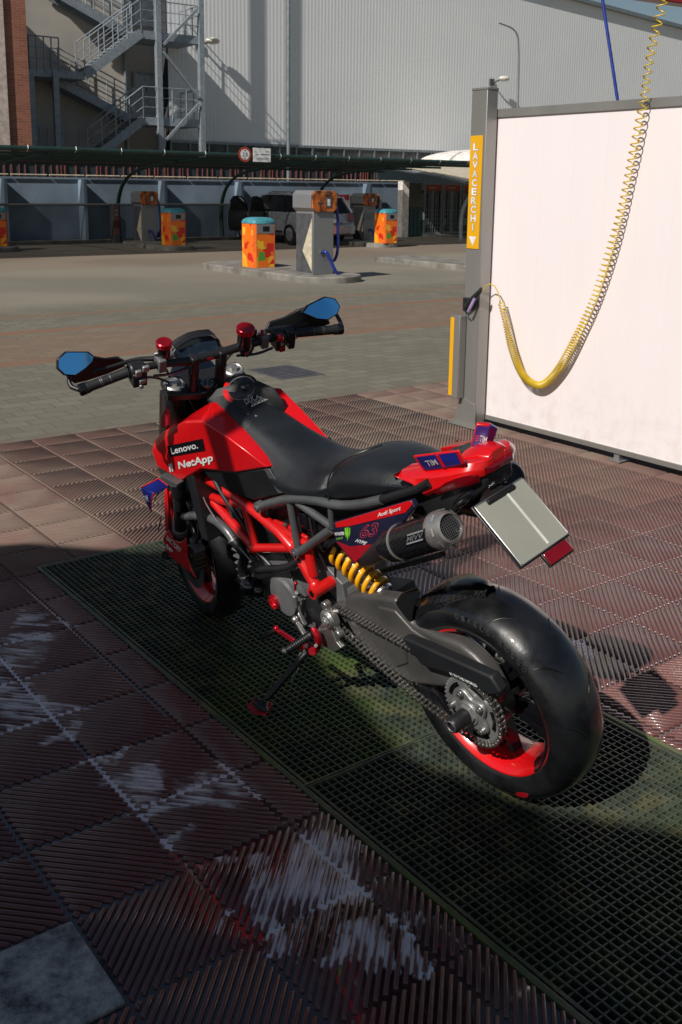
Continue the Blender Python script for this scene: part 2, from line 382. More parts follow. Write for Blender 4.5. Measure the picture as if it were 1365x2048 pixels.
gb = MB()
TA0, TA1, TB0, TB1 = -8.6 * TS, 14 * TS, -12 * TS, 40 * TS
def ring(mb, o0, o1, p0, p1, i0, i1, q0, q1, z):
    for (a, c, b, d) in ((o0, i0, p0, p1), (i1, o1, p0, p1), (i0, i1, p0, q0), (i0, i1, q1, p1)):
        if c > a and d > b: mb.add([(a, b, z), (c, b, z), (c, d, z), (a, d, z)], [(0, 1, 2, 3)])
ring(gb, TA0, TA1, TB0, TB1, GA0 - .013, GA1, GB0 - .013, GB1 + .016, -0.0083)
tag(yplace(gb.build('paving_bed', 'tile_groove', weld=False, smooth=False)), kind='structure')

# pavers and asphalt yard, out to the horizon
def yard_mat():
    m = bpy.data.materials.new('yard_pavers'); m.use_nodes = True; nt = m.node_tree; n = nt.nodes; l = nt.links; b = n['Principled BSDF']
    tc = n.new('ShaderNodeTexCoord'); P = tc.outputs['Object']
    mp = n.new('ShaderNodeMapping'); l.new(P, mp.inputs[0]); mp.inputs['Rotation'].default_value = (0, 0, radians(90))
    br = n.new('ShaderNodeTexBrick'); l.new(mp.outputs[0], br.inputs[0]); br.inputs['Scale'].default_value = 1
    br.inputs['Brick Width'].default_value = .24; br.inputs['Row Height'].default_value = .16; br.inputs['Mortar Size'].default_value = .006
    br.inputs['Color1'].default_value = (.185, .170, .128, 1); br.inputs['Color2'].default_value = (.142, .131, .098, 1); br.inputs['Mortar'].default_value = (.10, .09, .068, 1)
    def noise(scale, det=4):
        x = n.new('ShaderNodeTexNoise'); x.inputs['Scale'].default_value = scale; x.inputs['Detail'].default_value = det; l.new(P, x.inputs['Vector']); return x.outputs[0]
    def rng(v, *a):
        r = n.new('ShaderNodeMapRange'); r.interpolation_type = 'SMOOTHSTEP'
        for i, q in enumerate(a): r.inputs[i + 1].default_value = q
        l.new(v, r.inputs[0]); return r.outputs[0]
    def mth(op, a, c):
        x = n.new('ShaderNodeMath'); x.operation = op
        for i, v in enumerate((a, c)):
            if hasattr(v, 'links'): l.new(v, x.inputs[i])
            else: x.inputs[i].default_value = v
        return x.outputs[0]
    def mix(f, c1, c2, mode='MIX'):
        x = n.new('ShaderNodeMix'); x.data_type = 'RGBA'; x.blend_type = mode; l.new(f, x.inputs[0])
        for i, v in ((6, c1), (7, c2)):
            if hasattr(v, 'links'): l.new(v, x.inputs[i])
            else: x.inputs[i].default_value = (*v, 1)
        return x.outputs[2]
    sx = n.new('ShaderNodeSeparateXYZ'); l.new(P, sx.inputs[0]); A = mth('ADD', sx.outputs[0], mth('MULTIPLY', noise(.6), .25))
    col = br.outputs[0]
    far = rng(A, -9.0, -10.5)
    col = mix(rng(noise(.35, 5), .42, .62, 0, .35), col, (.125, .108, .082))
    col = mix(far, col, mix(rng(noise(.25, 5), .4, .6), (.225, .200, .155), (.175, .158, .124)))
    for (c, h, s_) in ((-6.2833, .80, .36), (-5.4282, .07, .7), (-7.4268, .10, .75), (-8.7751, .08, .4), (-18.0, 2.3, .22)):
        w = rng(mth('ABSOLUTE', mth('SUBTRACT', A, c), 0), h + .12, h - .02)
        col = mix(mth('MULTIPLY', w, s_), col, (.215, .105, .060))
    col = mix(rng(noise(40, 5), .55, .75, 0, .3), col, (.04, .038, .034))
    l.new(col, b.inputs['Base Color']); b.inputs['Roughness'].default_value = .85
    bp = n.new('ShaderNodeBump'); bp.inputs['Strength'].default_value = .4; bp.inputs['Distance'].default_value = .006
    l.new(mth('ADD', br.outputs[1], noise(90, 3)), bp.inputs['Height']); bp.invert = True; l.new(bp.outputs[0], b.inputs['Normal'])
    return m
MT['yard'] = yard_mat()
yb = MB(); ring(yb, -400, 400, -400, 400, TA0, TA1, TB0, TB1, 0.0)
tag(yplace(yb.build('ground', 'yard', weld=False, smooth=False)), kind='structure')

# drain pit
pit = MB()
pit.add([(GA0,GB0,-.32),(GA1,GB0,-.32),(GA1,GB1,-.32),(GA0,GB1,-.32)], [(0,1,2,3)])
for (p, q) in (((GA0,GB0),(GA1,GB0)), ((GA1,GB0),(GA1,GB1)), ((GA1,GB1),(GA0,GB1)), ((GA0,GB1),(GA0,GB0))):
    pit.add([(*p, -.32), (*q, -.32), (*q, -.02), (*p, -.02)], [(0,1,2,3)])
tag(yplace(pit.build('drain_pit', 'pit_black', smooth=False)), kind='structure')
fr = MB()
for (p, q) in (((GA0-.011,GB0-.011),(GA1,GB0+.004)), ((GA0-.011,GB1-.004),(GA1,GB1+.013)), ((GA0-.011,GB0+.004),(GA0+.004,GB1-.004))):
    fr.box((*p, -.03), (*q, .001))

def grate_mat():
    m = mat('grate_steel', (0.060, 0.076, 0.056), 0.42, metal=0.2, var=.2, scale=14, bump=.2, bscale=200); nt = m.node_tree; n = nt.nodes; l = nt.links; b = n['Principled BSDF']
    tc = n.new('ShaderNodeTexCoord'); x = n.new('ShaderNodeTexNoise'); x.inputs['Scale'].default_value = 2.3; x.inputs['Detail'].default_value = 6; l.new(tc.outputs['Object'], x.inputs['Vector'])
    old = b.inputs['Base Color'].links[0].from_socket
    r = n.new('ShaderNodeMapRange'); r.inputs[1].default_value = .42; r.inputs[2].default_value = .62; l.new(x.outputs[0], r.inputs[0])
    sx = n.new('ShaderNodeSeparateXYZ'); l.new(tc.outputs['Object'], sx.inputs[0])
    r2 = n.new('ShaderNodeMapRange'); r2.inputs[1].default_value = .5; r2.inputs[2].default_value = 1.4; l.new(sx.outputs[0], r2.inputs[0])
    mu = n.new('ShaderNodeMath'); mu.operation = 'MULTIPLY'; l.new(r.outputs[0], mu.inputs[0]); l.new(r2.outputs[0], mu.inputs[1])
    mx = n.new('ShaderNodeMix'); mx.data_type = 'RGBA'; l.new(mu.outputs[0], mx.inputs[0]); l.new(old, mx.inputs[6]); mx.inputs[7].default_value = (.09, .135, .028, 1)
    y = n.new('ShaderNodeTexNoise'); y.inputs['Scale'].default_value = 9; l.new(tc.outputs['Object'], y.inputs['Vector'])
    r3 = n.new('ShaderNodeMapRange'); r3.inputs[1].default_value = .5; r3.inputs[2].default_value = .66; r3.inputs[4].default_value = .6; l.new(y.outputs[0], r3.inputs[0])
    m2 = n.new('ShaderNodeMix'); m2.data_type = 'RGBA'; l.new(r3.outputs[0], m2.inputs[0]); l.new(mx.outputs[2], m2.inputs[6]); m2.inputs[7].default_value = (.15, .14, .07, 1)
    l.new(m2.outputs[2], b.inputs['Base Color']); return m
MT['grate'] = grate_mat()
tag(yplace(fr.build('drain_edging', 'grate', bevel=.0015, smooth=False)), 'flush dark steel edging running round the long drain grates', 'edging')
CELL = 0.0256
def grate(a0, a1, label):
    root = yempty('drain_grate', a0, GB0, 0, label, 'grate', 'steel drain grates under the motorcycle')
    g = MB(); Lg = a1 - a0; Wg = GB1 - GB0; T = .0043
    na = int(round((Lg - .03) / CELL)); nb = int(round((Wg - .05) / CELL))
    for k in range(na + 1):
        a = .012 + (Lg - .024) * k / na; g.box((a - T/2, .012, -.030), (a + T/2, Wg - .012, -.0035))
    for k in range(nb + 1):
        b = .022 + (Wg - .044) * k / nb; g.box((.006, b - T/2, -.029), (Lg - .006, b + T/2, -.002))
    g.build('mesh_bars', 'grate', root, smooth=False, weld=False)
    h = MB()
    h.box((.002, .006, -.032), (.009, Wg - .006, 0)); h.box((Lg - .009, .006, -.032), (Lg - .002, Wg - .006, 0))
    h.box((.002, .002, -.032), (Lg - .002, .008, -.001)); h.box((.002, Wg - .008, -.032), (Lg - .002, Wg - .002, -.001))
    h.box((.009, .014, -.004), (Lg - .009, .024, -.0008)); h.box((.009, Wg - .024, -.004), (Lg - .009, Wg - .014, -.0008))
    h.build('rim', 'grate', root, bevel=.001, smooth=False)
grate(GA0 + .004, 5.61 * TS, 'wet steel drain grate under the front wheel and kickstand')
grate(5.61 * TS, GA1, 'green stained steel drain grate under the rear tyre, nearest the camera')

# concrete repair slab let into the tiles, bottom left
cp = MB(); cp.box((6*TS + .006, -4*TS, -.03), (7*TS - .004, -2*TS - .006, .003))
MT['slab'] = mat('slab_concrete', (0.50, 0.53, 0.50), 0.75, scale=13, bump=.9, bscale=55, col2=(0.045, 0.055, 0.06), detail=9)
for q in MT['slab'].node_tree.nodes:
    if q.type == 'TEX_NOISE': q.inputs['Roughness'].default_value = .78
tag(yplace(cp.build('concrete_slab', 'slab', bevel=.006)), 'worn grey concrete slab set among the red ribbed tiles', 'slab')
# cast manhole cover in the pavers
mh = MB(); a0, b0 = [-4.1,3.5]
mh.box((-.30, -.24, -.02), (.30, .24, .004))
for k in range(9): mh.box((-.26 + k*.06, -.2, .004), (-.235 + k*.06, .2, .008))
tag(yplace(mh.build('manhole_cover', 'vac_dark', bevel=.002, smooth=False), -3.8, 3.75, 0), 'dark rectangular cast drain cover in the grey pavers', 'drain cover')

# ================================================================ WASH BAY ROOF (above and behind the photographer; unseen, its outline shaped to throw the shade over the near floor)
rf = MB()
front = [[-3.9601,1.1643],[-3.4205,1.0557],[-3.0146,1.0693],[-2.749,0.6182],[-2.5164,-0.0908],[-2.2757,-0.6452],[-1.899,-0.9086],[-1.3355,-1.0534]] + [(6, -2.3)]
rf.prism([(x, y, 3.3) for x, y in front + [(6, -4.2), (-8, -4.2), (-8, .2)]], (0, 0, .25))
root = empty('unseen_bay_roof', (0, 0, 0), (0, 0, 0), 'unseen dark flat wash bay roof overhead, outline shaped to shade the near paving', 'roof')
rf.build('roof_slab', 'roof_dark', root, smooth=False)
for (x, y) in ((-7.5, -.5), (5.5, -2.9), (-7.5, -4), (5.5, -4)):
    p = MB(); p.cyl((x, y, 0), (x, y, 3.3), .07, 12); p.build('post', 'steel_post', root)

tk = [-0.3736,3.1745,0.7961]
cx_, cy_ = tk[0] - 2.1*cos(SUN_PHI), tk[1] - 2.1*sin(SUN_PHI)
root = empty('shadow_pole', (cx_, cy_, 0), (0, 0, YAW), 'tall unseen steel pole placed to throw the shadow band over the red tank', 'column')  # pole out of view, added on the sun line to shade the tank
m = MB(); m.cyl((0, 0, 0), (0, 0, 3.45), .05, 16); m.box((-.12, -.12, 0), (.12, .12, .015)); m.build('column', 'steel_post', root, bevel=.004)

# ================================================================ WHITE SCREEN, POST, COILED HOSE
PB = 3.78
root = yempty('screen_panel', 0, PB, 0, 'tall white screen panel in a grey steel frame behind the motorcycle', 'screen')
seams = [-1.059,-0.802,-0.535,-0.275,-0.020,0.229]
edges = [-1.315] + seams + [.62, .87, 1.12, 1.37]
m = MB()
for a0, a1 in zip(edges, edges[1:]): m.box((a0 + .0006, 0, .07), (a1 - .0006, .03, 2.17))
m.box((-1.31, .0015, .07), (1.36, .026, 2.17)); m.build('sheet', 'panel_white', root, bevel=.001, smooth=False)
m = MB(); m.box((-1.335, -.012, 2.165), (1.39, .045, 2.222)); m.build('top_rail', 'steel_post', root, bevel=.003)
m = MB(); m.box((-1.335, -.012, .048), (1.39, .045, .082)); m.build('bottom_rail', 'steel_post', root, bevel=.003)
m = MB(); m.box((-1.335, -.012, .083), (-1.316, .045, 2.164)); m.build('side_rail', 'steel_post', root, bevel=.003)
for a in (-1.27, -.05, 1.3):
    m = MB(); m.box((a - .02, 0, .0), (a + .02, .04, .047)); m.box((a - .05, -.03, 0), (a + .05, .07, .006)); m.build('foot', 'steel_post', root, bevel=.002)

nt = MT['panel_white'].node_tree; n = nt.nodes; l = nt.links; b = n['Principled BSDF']; old = b.inputs['Base Color'].links[0].from_socket
tc = n.new('ShaderNodeTexCoord'); sx = n.new('ShaderNodeSeparateXYZ'); l.new(tc.outputs['Object'], sx.inputs[0])
g1_ = n.new('ShaderNodeMapRange'); g1_.inputs[1].default_value = .55; g1_.inputs[2].default_value = .05; l.new(sx.outputs[2], g1_.inputs[0])
gn = n.new('ShaderNodeTexNoise'); gn.inputs['Scale'].default_value = 9; gn.inputs['Detail'].default_value = 8; gn.inputs['Roughness'].default_value = .7; l.new(tc.outputs['Object'], gn.inputs['Vector'])
g2_ = n.new('ShaderNodeMapRange'); g2_.inputs[1].default_value = .46; g2_.inputs[2].default_value = .95; l.new(gn.outputs[0], g2_.inputs[0])
gm = n.new('ShaderNodeMath'); gm.operation = 'MULTIPLY'; l.new(g1_.outputs[0], gm.inputs[0]); l.new(g2_.outputs[0], gm.inputs[1])
sp_n = n.new('ShaderNodeTexNoise'); sp_n.inputs['Scale'].default_value = 45; l.new(tc.outputs['Object'], sp_n.inputs['Vector'])
g3_ = n.new('ShaderNodeMapRange'); g3_.inputs[1].default_value = .745; g3_.inputs[2].default_value = .78; g3_.inputs[4].default_value = .5; l.new(sp_n.outputs[0], g3_.inputs[0])
ga = n.new('ShaderNodeMath'); ga.operation = 'MAXIMUM'; l.new(gm.outputs[0], ga.inputs[0]); l.new(g3_.outputs[0], ga.inputs[1])
gx = n.new('ShaderNodeMix'); gx.data_type = 'RGBA'; l.new(ga.outputs[0], gx.inputs[0]); l.new(old, gx.inputs[6]); gx.inputs[7].default_value = (.50, .42, .37, 1); l.new(gx.outputs[2], b.inputs['Base Color'])
root = yempty('sign_post', -1.3, 3.66, 0, 'square steel post carrying a tall yellow LAVACERCHI sign', 'post')
m = MB(); m.box((-.065, 0, .0), (.085, .10, 2.345)); m.build('post', 'steel_post', root, bevel=.004)
m = MB(); m.box((-.068, -.003, 2.345), (.088, .103, 2.36)); m.build('cap', 'steel_post', root, bevel=.002)
m = MB()
m.prism([(-.125, -.01, .005), (.10, -.01, .005), (.087, -.01, .17), (-.066, -.01, .21)], (0, .008, 0))
m.box((-.15, -.05, 0), (.13, .13, .008))
m.build('base_bracket', 'steel_post', root, bevel=.002)
m = MB(); m.box((-.058, -.006, 1.275), (.062, -.001, 2.045)); sg = m.build('sign', 'sign_yellow', root, bevel=.001)
zt = 1.99
for ch in 'LAVACERCHI':
    w = .011 if ch == 'I' else .050
    lettering(ch, (-.001 - w/2 - .003, -.0068, zt - .046), (w + .006, 0, 0), (0, 0, .052), 'grey_decal', sg, off=.0003, bold=.055)
    lettering(ch, (-.001 - w/2, -.0068, zt - .044), (w, 0, 0), (0, 0, .048), 'white_decal', sg, off=.0012, bold=.022)
    zt -= .0605
m = MB(); m.prism([(-.036, -.0075, 1.36), (.036, -.0075, 1.36), (.002, -.0075, 1.295)], (0, .001, 0)); m.build('arrow', 'white_decal', sg, smooth=False)
m = MB(); m.box((-.125, -.07, .20), (-.03, -.006, .80)); lb = m.build('lamp_box', 'steel_post', root, bevel=.004)
m = MB(); m.box((-.122, -.075, .215), (-.085, -.0705, .785)); m.build('lens', 'sign_yellow', lb, bevel=.001)

# hose gun in its holder on the post
root = yempty('tyre_air_gun', -1.22, 3.62, .93, 'black hand gun with lilac grip hung on the side of the post', 'hose gun')
m = MB(); m.tube([(-.08, 0, -.07), (-.02, -.01, -.01), (.045, 0, .055), (.06, 0, .085)], [.02, .024, .018, .008], 10, 1); m.build('body', 'satin_black', root)
m = MB(); m.tube([(.02, -.02, .01), (-.012, -.03, -.06), (-.03, -.03, -.09)], [.010, .013, .010], 8, 1); MT['lilac'] = mat('lilac', (.30, .22, .42), .5); m.build('grip', 'lilac', root)
m = MB(); m.tube([(-.09, .01, -.03), (-.085, -.03, -.08), (-.04, -.035, -.1)], .005, 6, 1); m.box((-.12, .0, -.09), (-.07, .04, .0)); m.build('holder', 'satin_black', root, bevel=.002)

# coiled hose: centre line in the yard frame, hangs in front of the screen
def catmull(P, k=24):
    P = [Vector(p) for p in P]; P = [2*P[0] - P[1]] + P + [2*P[-1] - P[-2]]; out = []
    for i in range(1, len(P) - 2):
        for s_ in range(k):
            t = s_ / k; out.append(.5 * ((2*P[i]) + (-P[i-1] + P[i+1])*t + (2*P[i-1] - 5*P[i] + 4*P[i+1] - P[i+2])*t*t + (-P[i-1] + 3*P[i] - 3*P[i+1] + P[i+2])*t**3))
    out.append(P[-2]); return out
hc = [(0.088,3.715,2.857),(0.098,3.715,2.749),(0.044,3.715,2.483),(0.012,3.715,2.18),(-0.044,3.715,1.838),(-0.105,3.715,1.512),(-0.227,3.715,1.092),(-0.353,3.715,0.809),(-0.5,3.715,0.543),(-0.656,3.715,0.4),(-0.813,3.715,0.437),(-0.926,3.715,0.601),(-1.005,3.715,0.801),(-1.056,3.715,0.921)]
cl = catmull(hc, 40); acc = [0]
for p, q in zip(cl, cl[1:]): acc.append(acc[-1] + (q - p).length)
tot = acc[-1]; pts = []; ph = 0; ds = .0009; s_ = 0; k = 0
while s_ < tot:
    while k < len(acc) - 2 and acc[k + 1] < s_: k += 1
    t = (s_ - acc[k]) / max(1e-6, acc[k+1] - acc[k]); c = cl[k].lerp(cl[k+1], t); d = (cl[k+1] - cl[k]).normalized()
    u_ = s_ / tot; kk = [(0, .058), (.3, .045), (.5, .036), (.62, .026), (.72, .014), (.80, .0095), (.86, .013), (1.01, .022)]
    for (ua_, pa_), (ub_, pb_) in zip(kk, kk[1:]):
        if ua_ <= u_ < ub_: pitch = pa_ + (pb_ - pa_) * (u_ - ua_) / (ub_ - ua_)
    n1 = Vector((0, 1, 0)); n1 = (n1 - d * n1.dot(d)).normalized(); n2 = d.cross(n1); R = .024 + .002 * sin(9 * s_)
    pts.append(c + R * (cos(ph) * n1 + sin(ph) * n2)); step = ds * 2.2 if pitch > .02 else ds
    st_ = 2*pi / 14; ph += st_; s_ += pitch / 14
end = [(-1.042,3.69,0.937),(-1.064,3.69,0.987),(-1.1,3.69,1.029),(-1.15,3.69,1.039),(-1.188,3.69,1.018),(-1.215,3.69,0.977)]
m = MB(); m.tube([Vector(p) for p in pts] + [Vector(p) for p in end], .0042, 6)
org = pts[-1].copy(); m.xf(lambda v: v - org)
o = m.build('coiled_hose', 'hose_yellow', None); yplace(o, *org)
tag(o, 'yellow spiral air hose hanging in a deep loop before the white screen', 'hose')
# red boom above, from which the hose hangs
p, q = Vector((-0.235,3.891,2.82)), Vector((-0.192,4.305,2.82)); d = (q - p).normalized()
m = MB(); m.bar(p - d * .3 - p + Vector((0,0,.06)), d * 1.9 + Vector((0,0,.06)), .10, .12); o = m.build('hose_boom', 'crimson_paint', None, bevel=.006)
yplace(o, *p); tag(o, 'red steel boom above the screen holding up the yellow hose', 'boom')
# blue hose dropping behind the screen
p0, p1 = Vector((-0.624,4.3,2.23)), Vector((-0.789,4.3,2.835))
m = MB(); dd = p1 - p0; m.tube([Vector((0,0,0)) - dd * 2.6, Vector((0,0,0)), dd * 1.0, dd * 2.2], .011, 8)
o = m.build('hanging_hose', 'blue_hose', None); yplace(o, *p0); tag(o, 'straight dark blue hose hanging down behind the white screen', 'hose')

# ================================================================ VACUUM ISLANDS
def island(a0, a1, b0, b1, label):
    m = MB(); r = (b1 - b0) / 2; P = []
    for k in range(13): t = pi * k / 12; P.append((a1 - r * .8 + r * .8 * sin(t), (b0+b1)/2 - r * cos(t), 0))
    for k in range(13): t = pi * k / 12; P.append((a0 + r * .8 - r * .8 * sin(t), (b0+b1)/2 + r * cos(t), 0))
    m.prism([(x, y, -.02) for x, y, _ in P], (0, 0, .14))
    o = m.build('kerb_island', 'concrete', None, bevel=.02); yplace(o); tag(o, label, 'kerb island', 'raised concrete islands in the yard')
island(-14.9, -10.5, 8.85, 10.15, 'long concrete kerb island under the nearest vacuum machine')
island(-14.8, -10.2, 13.35, 14.5, 'empty concrete kerb island beside the LAVACERCHI post')
island(-24.3, -21.2, 6.2, 7.55, 'concrete kerb island at the left edge of the yard')
island(-22.9, -19.9, 10.8, 11.75, 'small concrete island under the bin left of the nearest one')
island(-21.6, -18.6, 16.8, 17.75, 'small concrete island under the bin right of the car')

def bin_mat():
    m = bpy.data.materials.new('bin_pattern'); m.use_nodes = True; nt = m.node_tree; n = nt.nodes; l = nt.links; b = n['Principled BSDF']
    tc = n.new('ShaderNodeTexCoord'); v = n.new('ShaderNodeTexVoronoi'); v.inputs['Scale'].default_value = 6.5; v.distance = 'CHEBYCHEV'; l.new(tc.outputs['Object'], v.inputs['Vector'])
    sx = n.new('ShaderNodeSeparateColor'); l.new(v.outputs['Color'], sx.inputs[0]); cr = n.new('ShaderNodeValToRGB'); cr.color_ramp.interpolation = 'CONSTANT'
    e = cr.color_ramp.elements; e[0].color = (.80, .16, .01, 1); e[1].position = .38; e[1].color = (.85, .36, .02, 1)
    for p_, c in ((.62, (.60, .02, .01, 1)), (.84, (.80, .45, .03, 1)), (.95, (.08, .30, .03, 1))): x = e.new(p_); x.color = c
    l.new(sx.outputs[0], cr.inputs[0]); l.new(cr.outputs[0], b.inputs['Base Color']); b.inputs['Roughness'].default_value = .4; return m
MT['bin_pattern'] = bin_mat()
def make_bin(label):
    root = empty('litter_bin', (0, 0, 0), (0, 0, YAW), label, 'bin', 'painted litter bins on the islands')
    w, d, h = .25, .25, .86; c = .05
    P = [(-w, -d+c), (-w+c, -d), (w-c, -d), (w, -d+c), (w, d-c), (w-c, d), (-w+c, d), (-w, d-c)]
    m = MB(); m.prism([(x, y, 0) for x, y in P], (0, 0, h)); m.build('body', 'bin_pattern', root, bevel=.006)
    m = MB(); m.box((w + .001, -d + .055, .66), (w + .006, d - .055, .85)); f = m.build('slot_plate', 'vac_steel', root, bevel=.002)
    m = MB(); m.box((w + .004, -.06, .70), (w + .009, .09, .80)); m.build('slot', 'pit_black', f, bevel=.002)
    m = MB()
    secs = []
    for k in range(7):
        t = pi/2 * k / 6; s_ = 1.04 * (cos(t) ** .5 if k < 6 else 0.02); z = h + .11 * sin(t)
        secs.append([(x * s_, y * s_, z) for x, y in P])
    m.loft([[(x * 1.04, y * 1.04, h - .01) for x, y in P]] + secs); m.build('lid', 'bin_teal', root, angle=50)
    m = MB()
    for (x0, y0, x1, y1) in ((-w, -d+c, -w+c, -d), (w-c, -d, w, -d+c), (w, d-c, w-c, d)):
        m.bar(((x0+x1)/2, (y0+y1)/2, .0), ((x0+x1)/2, (y0+y1)/2, h), .012, .07, (x0 - x1, y0 - y1, 0))
    m.build('corner_trim', 'bin_orange', root)
    return root
M_('bin_orange', (.75, .13, .01), .4)
for (a, b, z, lab) in ((-13.15, 9.35, .12, 'orange patterned litter bin with teal lid on the nearest island'),
                    (-20.4, 11.27, .12, 'orange patterned litter bin in front of the far left vacuum machine'),
                    (-18.85, 17.25, .12, 'orange patterned litter bin just right of the silver car'),
                    (-21.9, 7.05, .12, 'patterned bin cut off by the left edge of the photo')):
    o = make_bin(lab); o.location = yd(a, b, z)

def make_vac(label, orange='vac_orange'):
    root = empty('vacuum_machine', (0, 0, 0), (0, 0, YAW), label, 'vacuum', 'coin vacuum machines')
    m = MB(); m.box((-.27, -.23, 0), (.27, .23, 1.12)); bd = m.build('body', 'vac_steel', root, bevel=.008)
    m = MB(); m.box((-.255, -.236, .03), (.255, -.231, 1.09)); dr = m.build('side_door', 'vac_dark', root, bevel=.002)
    m = MB(); m.prism([(.245, -.2385, .06), (.245, -.2385, 1.02), (-.05, -.2385, .42)], (0, .002, 0)); m.build('triangle', 'cream', dr, smooth=False)
    m = MB(); m.prism([(-.30, -.22, 1.12), (-.30, -.29, 1.19), (-.30, -.29, 1.43), (-.30, -.22, 1.50), (-.30, .22, 1.50), (-.30, .29, 1.43), (-.30, .29, 1.19), (-.30, .22, 1.12)], (.58, 0, 0)); hd = m.build('head', 'vac_steel', root, bevel=.006)
    m = MB(); m.prism([(.281, -.20, 1.125), (.281, -.27, 1.19), (.281, -.27, 1.43), (.281, -.20, 1.495), (.281, .20, 1.495), (.281, .27, 1.43), (.281, .27, 1.19), (.281, .20, 1.125)], (.03, 0, 0)); fp = m.build('control_panel', 'vac_orange', root, bevel=.004)
    m = MB(); m.box((.312, .02, 1.20), (.32, .15, 1.38)); m.box((.312, -.16, 1.27), (.318, -.04, 1.30)); m.box((.312, -.02, 1.42), (.318, .10, 1.45)); m.build('coin_plate', 'vac_dark', fp, bevel=.002)
    m = MB(); m.box((.3205, .05, 1.23), (.323, .11, 1.35)); m.build('sticker', 'white_decal', fp, smooth=False)
    m = MB(); m.box((.27, .02, .26), (.274, .12, .34)); m.build('label_plate', 'dull_silver', root, smooth=False)
    m = MB(); m.tube([(.2, .30, 1.30), (.22, .36, 1.05), (.22, .37, .7), (.2, .38, .35), (.12, .33, .18), (.0, .29, .4), (-.02, .28, .9)], .028, 10, 3)
    m.build('hose', 'blue_hose', root)
    m = MB(); m.tube([(.27, -.03, .40), (.36, .0, .42), (.40, .05, .3), (.44, .13, .1), (.46, .2, .0)], .03, 10, 3); m.build('hose', 'blue_hose', root)
    m = MB(); m.lathe((.268, -.03, .40), (1, 0, 0), [(0, .05), (.03, .05), (.03, .03)], 16); m.build('hose_socket', 'steel', root)
    return root
for (a, b, z, rz, lab) in ((-11.38, 9.45, .12, 0, 'tall steel vacuum machine with cream triangle on the nearest island'),
                        (-23.0, 11.72, .0, 0, 'far vacuum machine by the wall, left of the second orange bin'),
                        (-21.2, 18.3, .0, 0, 'vacuum machine half hidden behind the rear of the silver car')):
    o = make_vac(lab); o.location = yd(a, b, z)
m = MB(); m.box((-.12, -.1, 0), (.12, .1, 1.12)); root = yempty('mat_washer_column', -23.9, 11.2, 0, 'narrow brown coin column beside a curved canopy post', 'coin column')
m.build('body', 'vac_dark', root, bevel=.01)
m = MB(); m.box((.121, -.07, .25), (.126, .07, 1.05)); m.build('front_plate', 'rust_slat', root, bevel=.002)
m = MB(); m.box((.127, -.05, .78), (.131, .05, .86)); m.box((.127, -.05, .9), (.131, .05, .97)); m.build('coin_slot', 'vac_steel', root, bevel=.002)

# ================================================================ BACK WALL, CANOPY, KIOSK
WA = -24.5
def on_wall(o, b=8): return yplace(o, WA, b, 0)
root = yempty('boundary_wall', WA, 12, 0, 'long blue-grey rendered boundary wall with buttresses behind the canopy', 'wall')
m = MB(); m.box((-.25, -14, 0), (0, 10.9, 1.86)); m.build('wall', 'wall_render', root)
for bx in [-3.88,-1.59,0.96,3.65,8.84]:
    m = MB(); m.box((.003, bx - .05, 0), (.42, bx + .05, 1.80)); m.build('buttress', 'wall_render', root, bevel=.008)
m = MB()
for k in range(22):
    b0 = -13.5 + k * 1.1; m.tube([(.06, b0, 1.915), (.06, b0 + 1.03, 1.915)], .022, 8)
m.build('top_rail', 'cream', root)
m = MB(); m.tube([(.44, -14, 1.10), (.44, 3.2, 1.10)], .035, 8); m.build('pipe_rail', 'vac_steel', root)
m = MB(); m.box((.05, -14, 0), (.55, 10.5, .10)); m.build('kerb', 'concrete', root, bevel=.01)
# slatted fence seen between the wall and the canopy
root = yempty('slat_fence', WA - 1.2, 12, 0, 'dark fence of thin rust-red slats showing above the boundary wall', 'fence')
m = MB(); m.box((-.1, -16, .0), (-.06, 11.5, 2.48)); m.build('backing', 'canopy_sheet', root, smooth=False)
m = MB(); b = -16
while b < 11.5:
    w = random.choice((.015, .025, .045)); m.box((-.05, b, .0), (-.02, b + w, 2.48)); b += w + random.choice((.08, .16, .3, .2))
m.build('slats', 'rust_slat', root, smooth=False, weld=False); m = MB(); m.box((-.055,-16,2.3),(-.015,11.5,2.34)); m.build('rail','rust_slat',root,smooth=False)

def net_mat():
    m = mat('shade_net', (.02, .035, .035), .8); nt = m.node_tree; n = nt.nodes; l = nt.links; b = n['Principled BSDF']
    t = n.new('ShaderNodeBsdfTransparent'); x = n.new('ShaderNodeMixShader'); x.inputs[0].default_value = .42
    l.new(b.outputs[0], x.inputs[1]); l.new(t.outputs[0], x.inputs[2]); l.new(x.outputs[0], n['Material Output'].inputs[0]); return m
MT['shade_net'] = net_mat()
root = yempty('parking_canopy', -18.4, 12, 0, 'long low dark green canopy on curved posts across the yard', 'canopy')
GZ = 2.43
m = MB(); m.tube([(0, -16, GZ), (0, 8.75, GZ)], .055, 12); m.build('gutter', 'canopy_green', root)
m = MB(); m.loft([[(-.02, b, GZ + .03), (-2.5, b, 2.40), (-4.6, b, 2.30), (-5.7, b, 2.22), (-5.7, b, 2.19), (-4.6, b, 2.27), (-2.5, b, 2.37), (-.02, b, GZ)] for b in (-16, 8.7)]); m.build('roof_sheet', 'shade_net', root, smooth=False)
for a, z in ((-.6, 2.36), (-2.0, 2.33), (-3.4, 2.29), (-4.8, 2.22)):
    m = MB(); m.box((a - .03, -16, z - .05), (a + .03, 8.7, z + .01)); m.build('purlin', 'canopy_green', root, smooth=False)
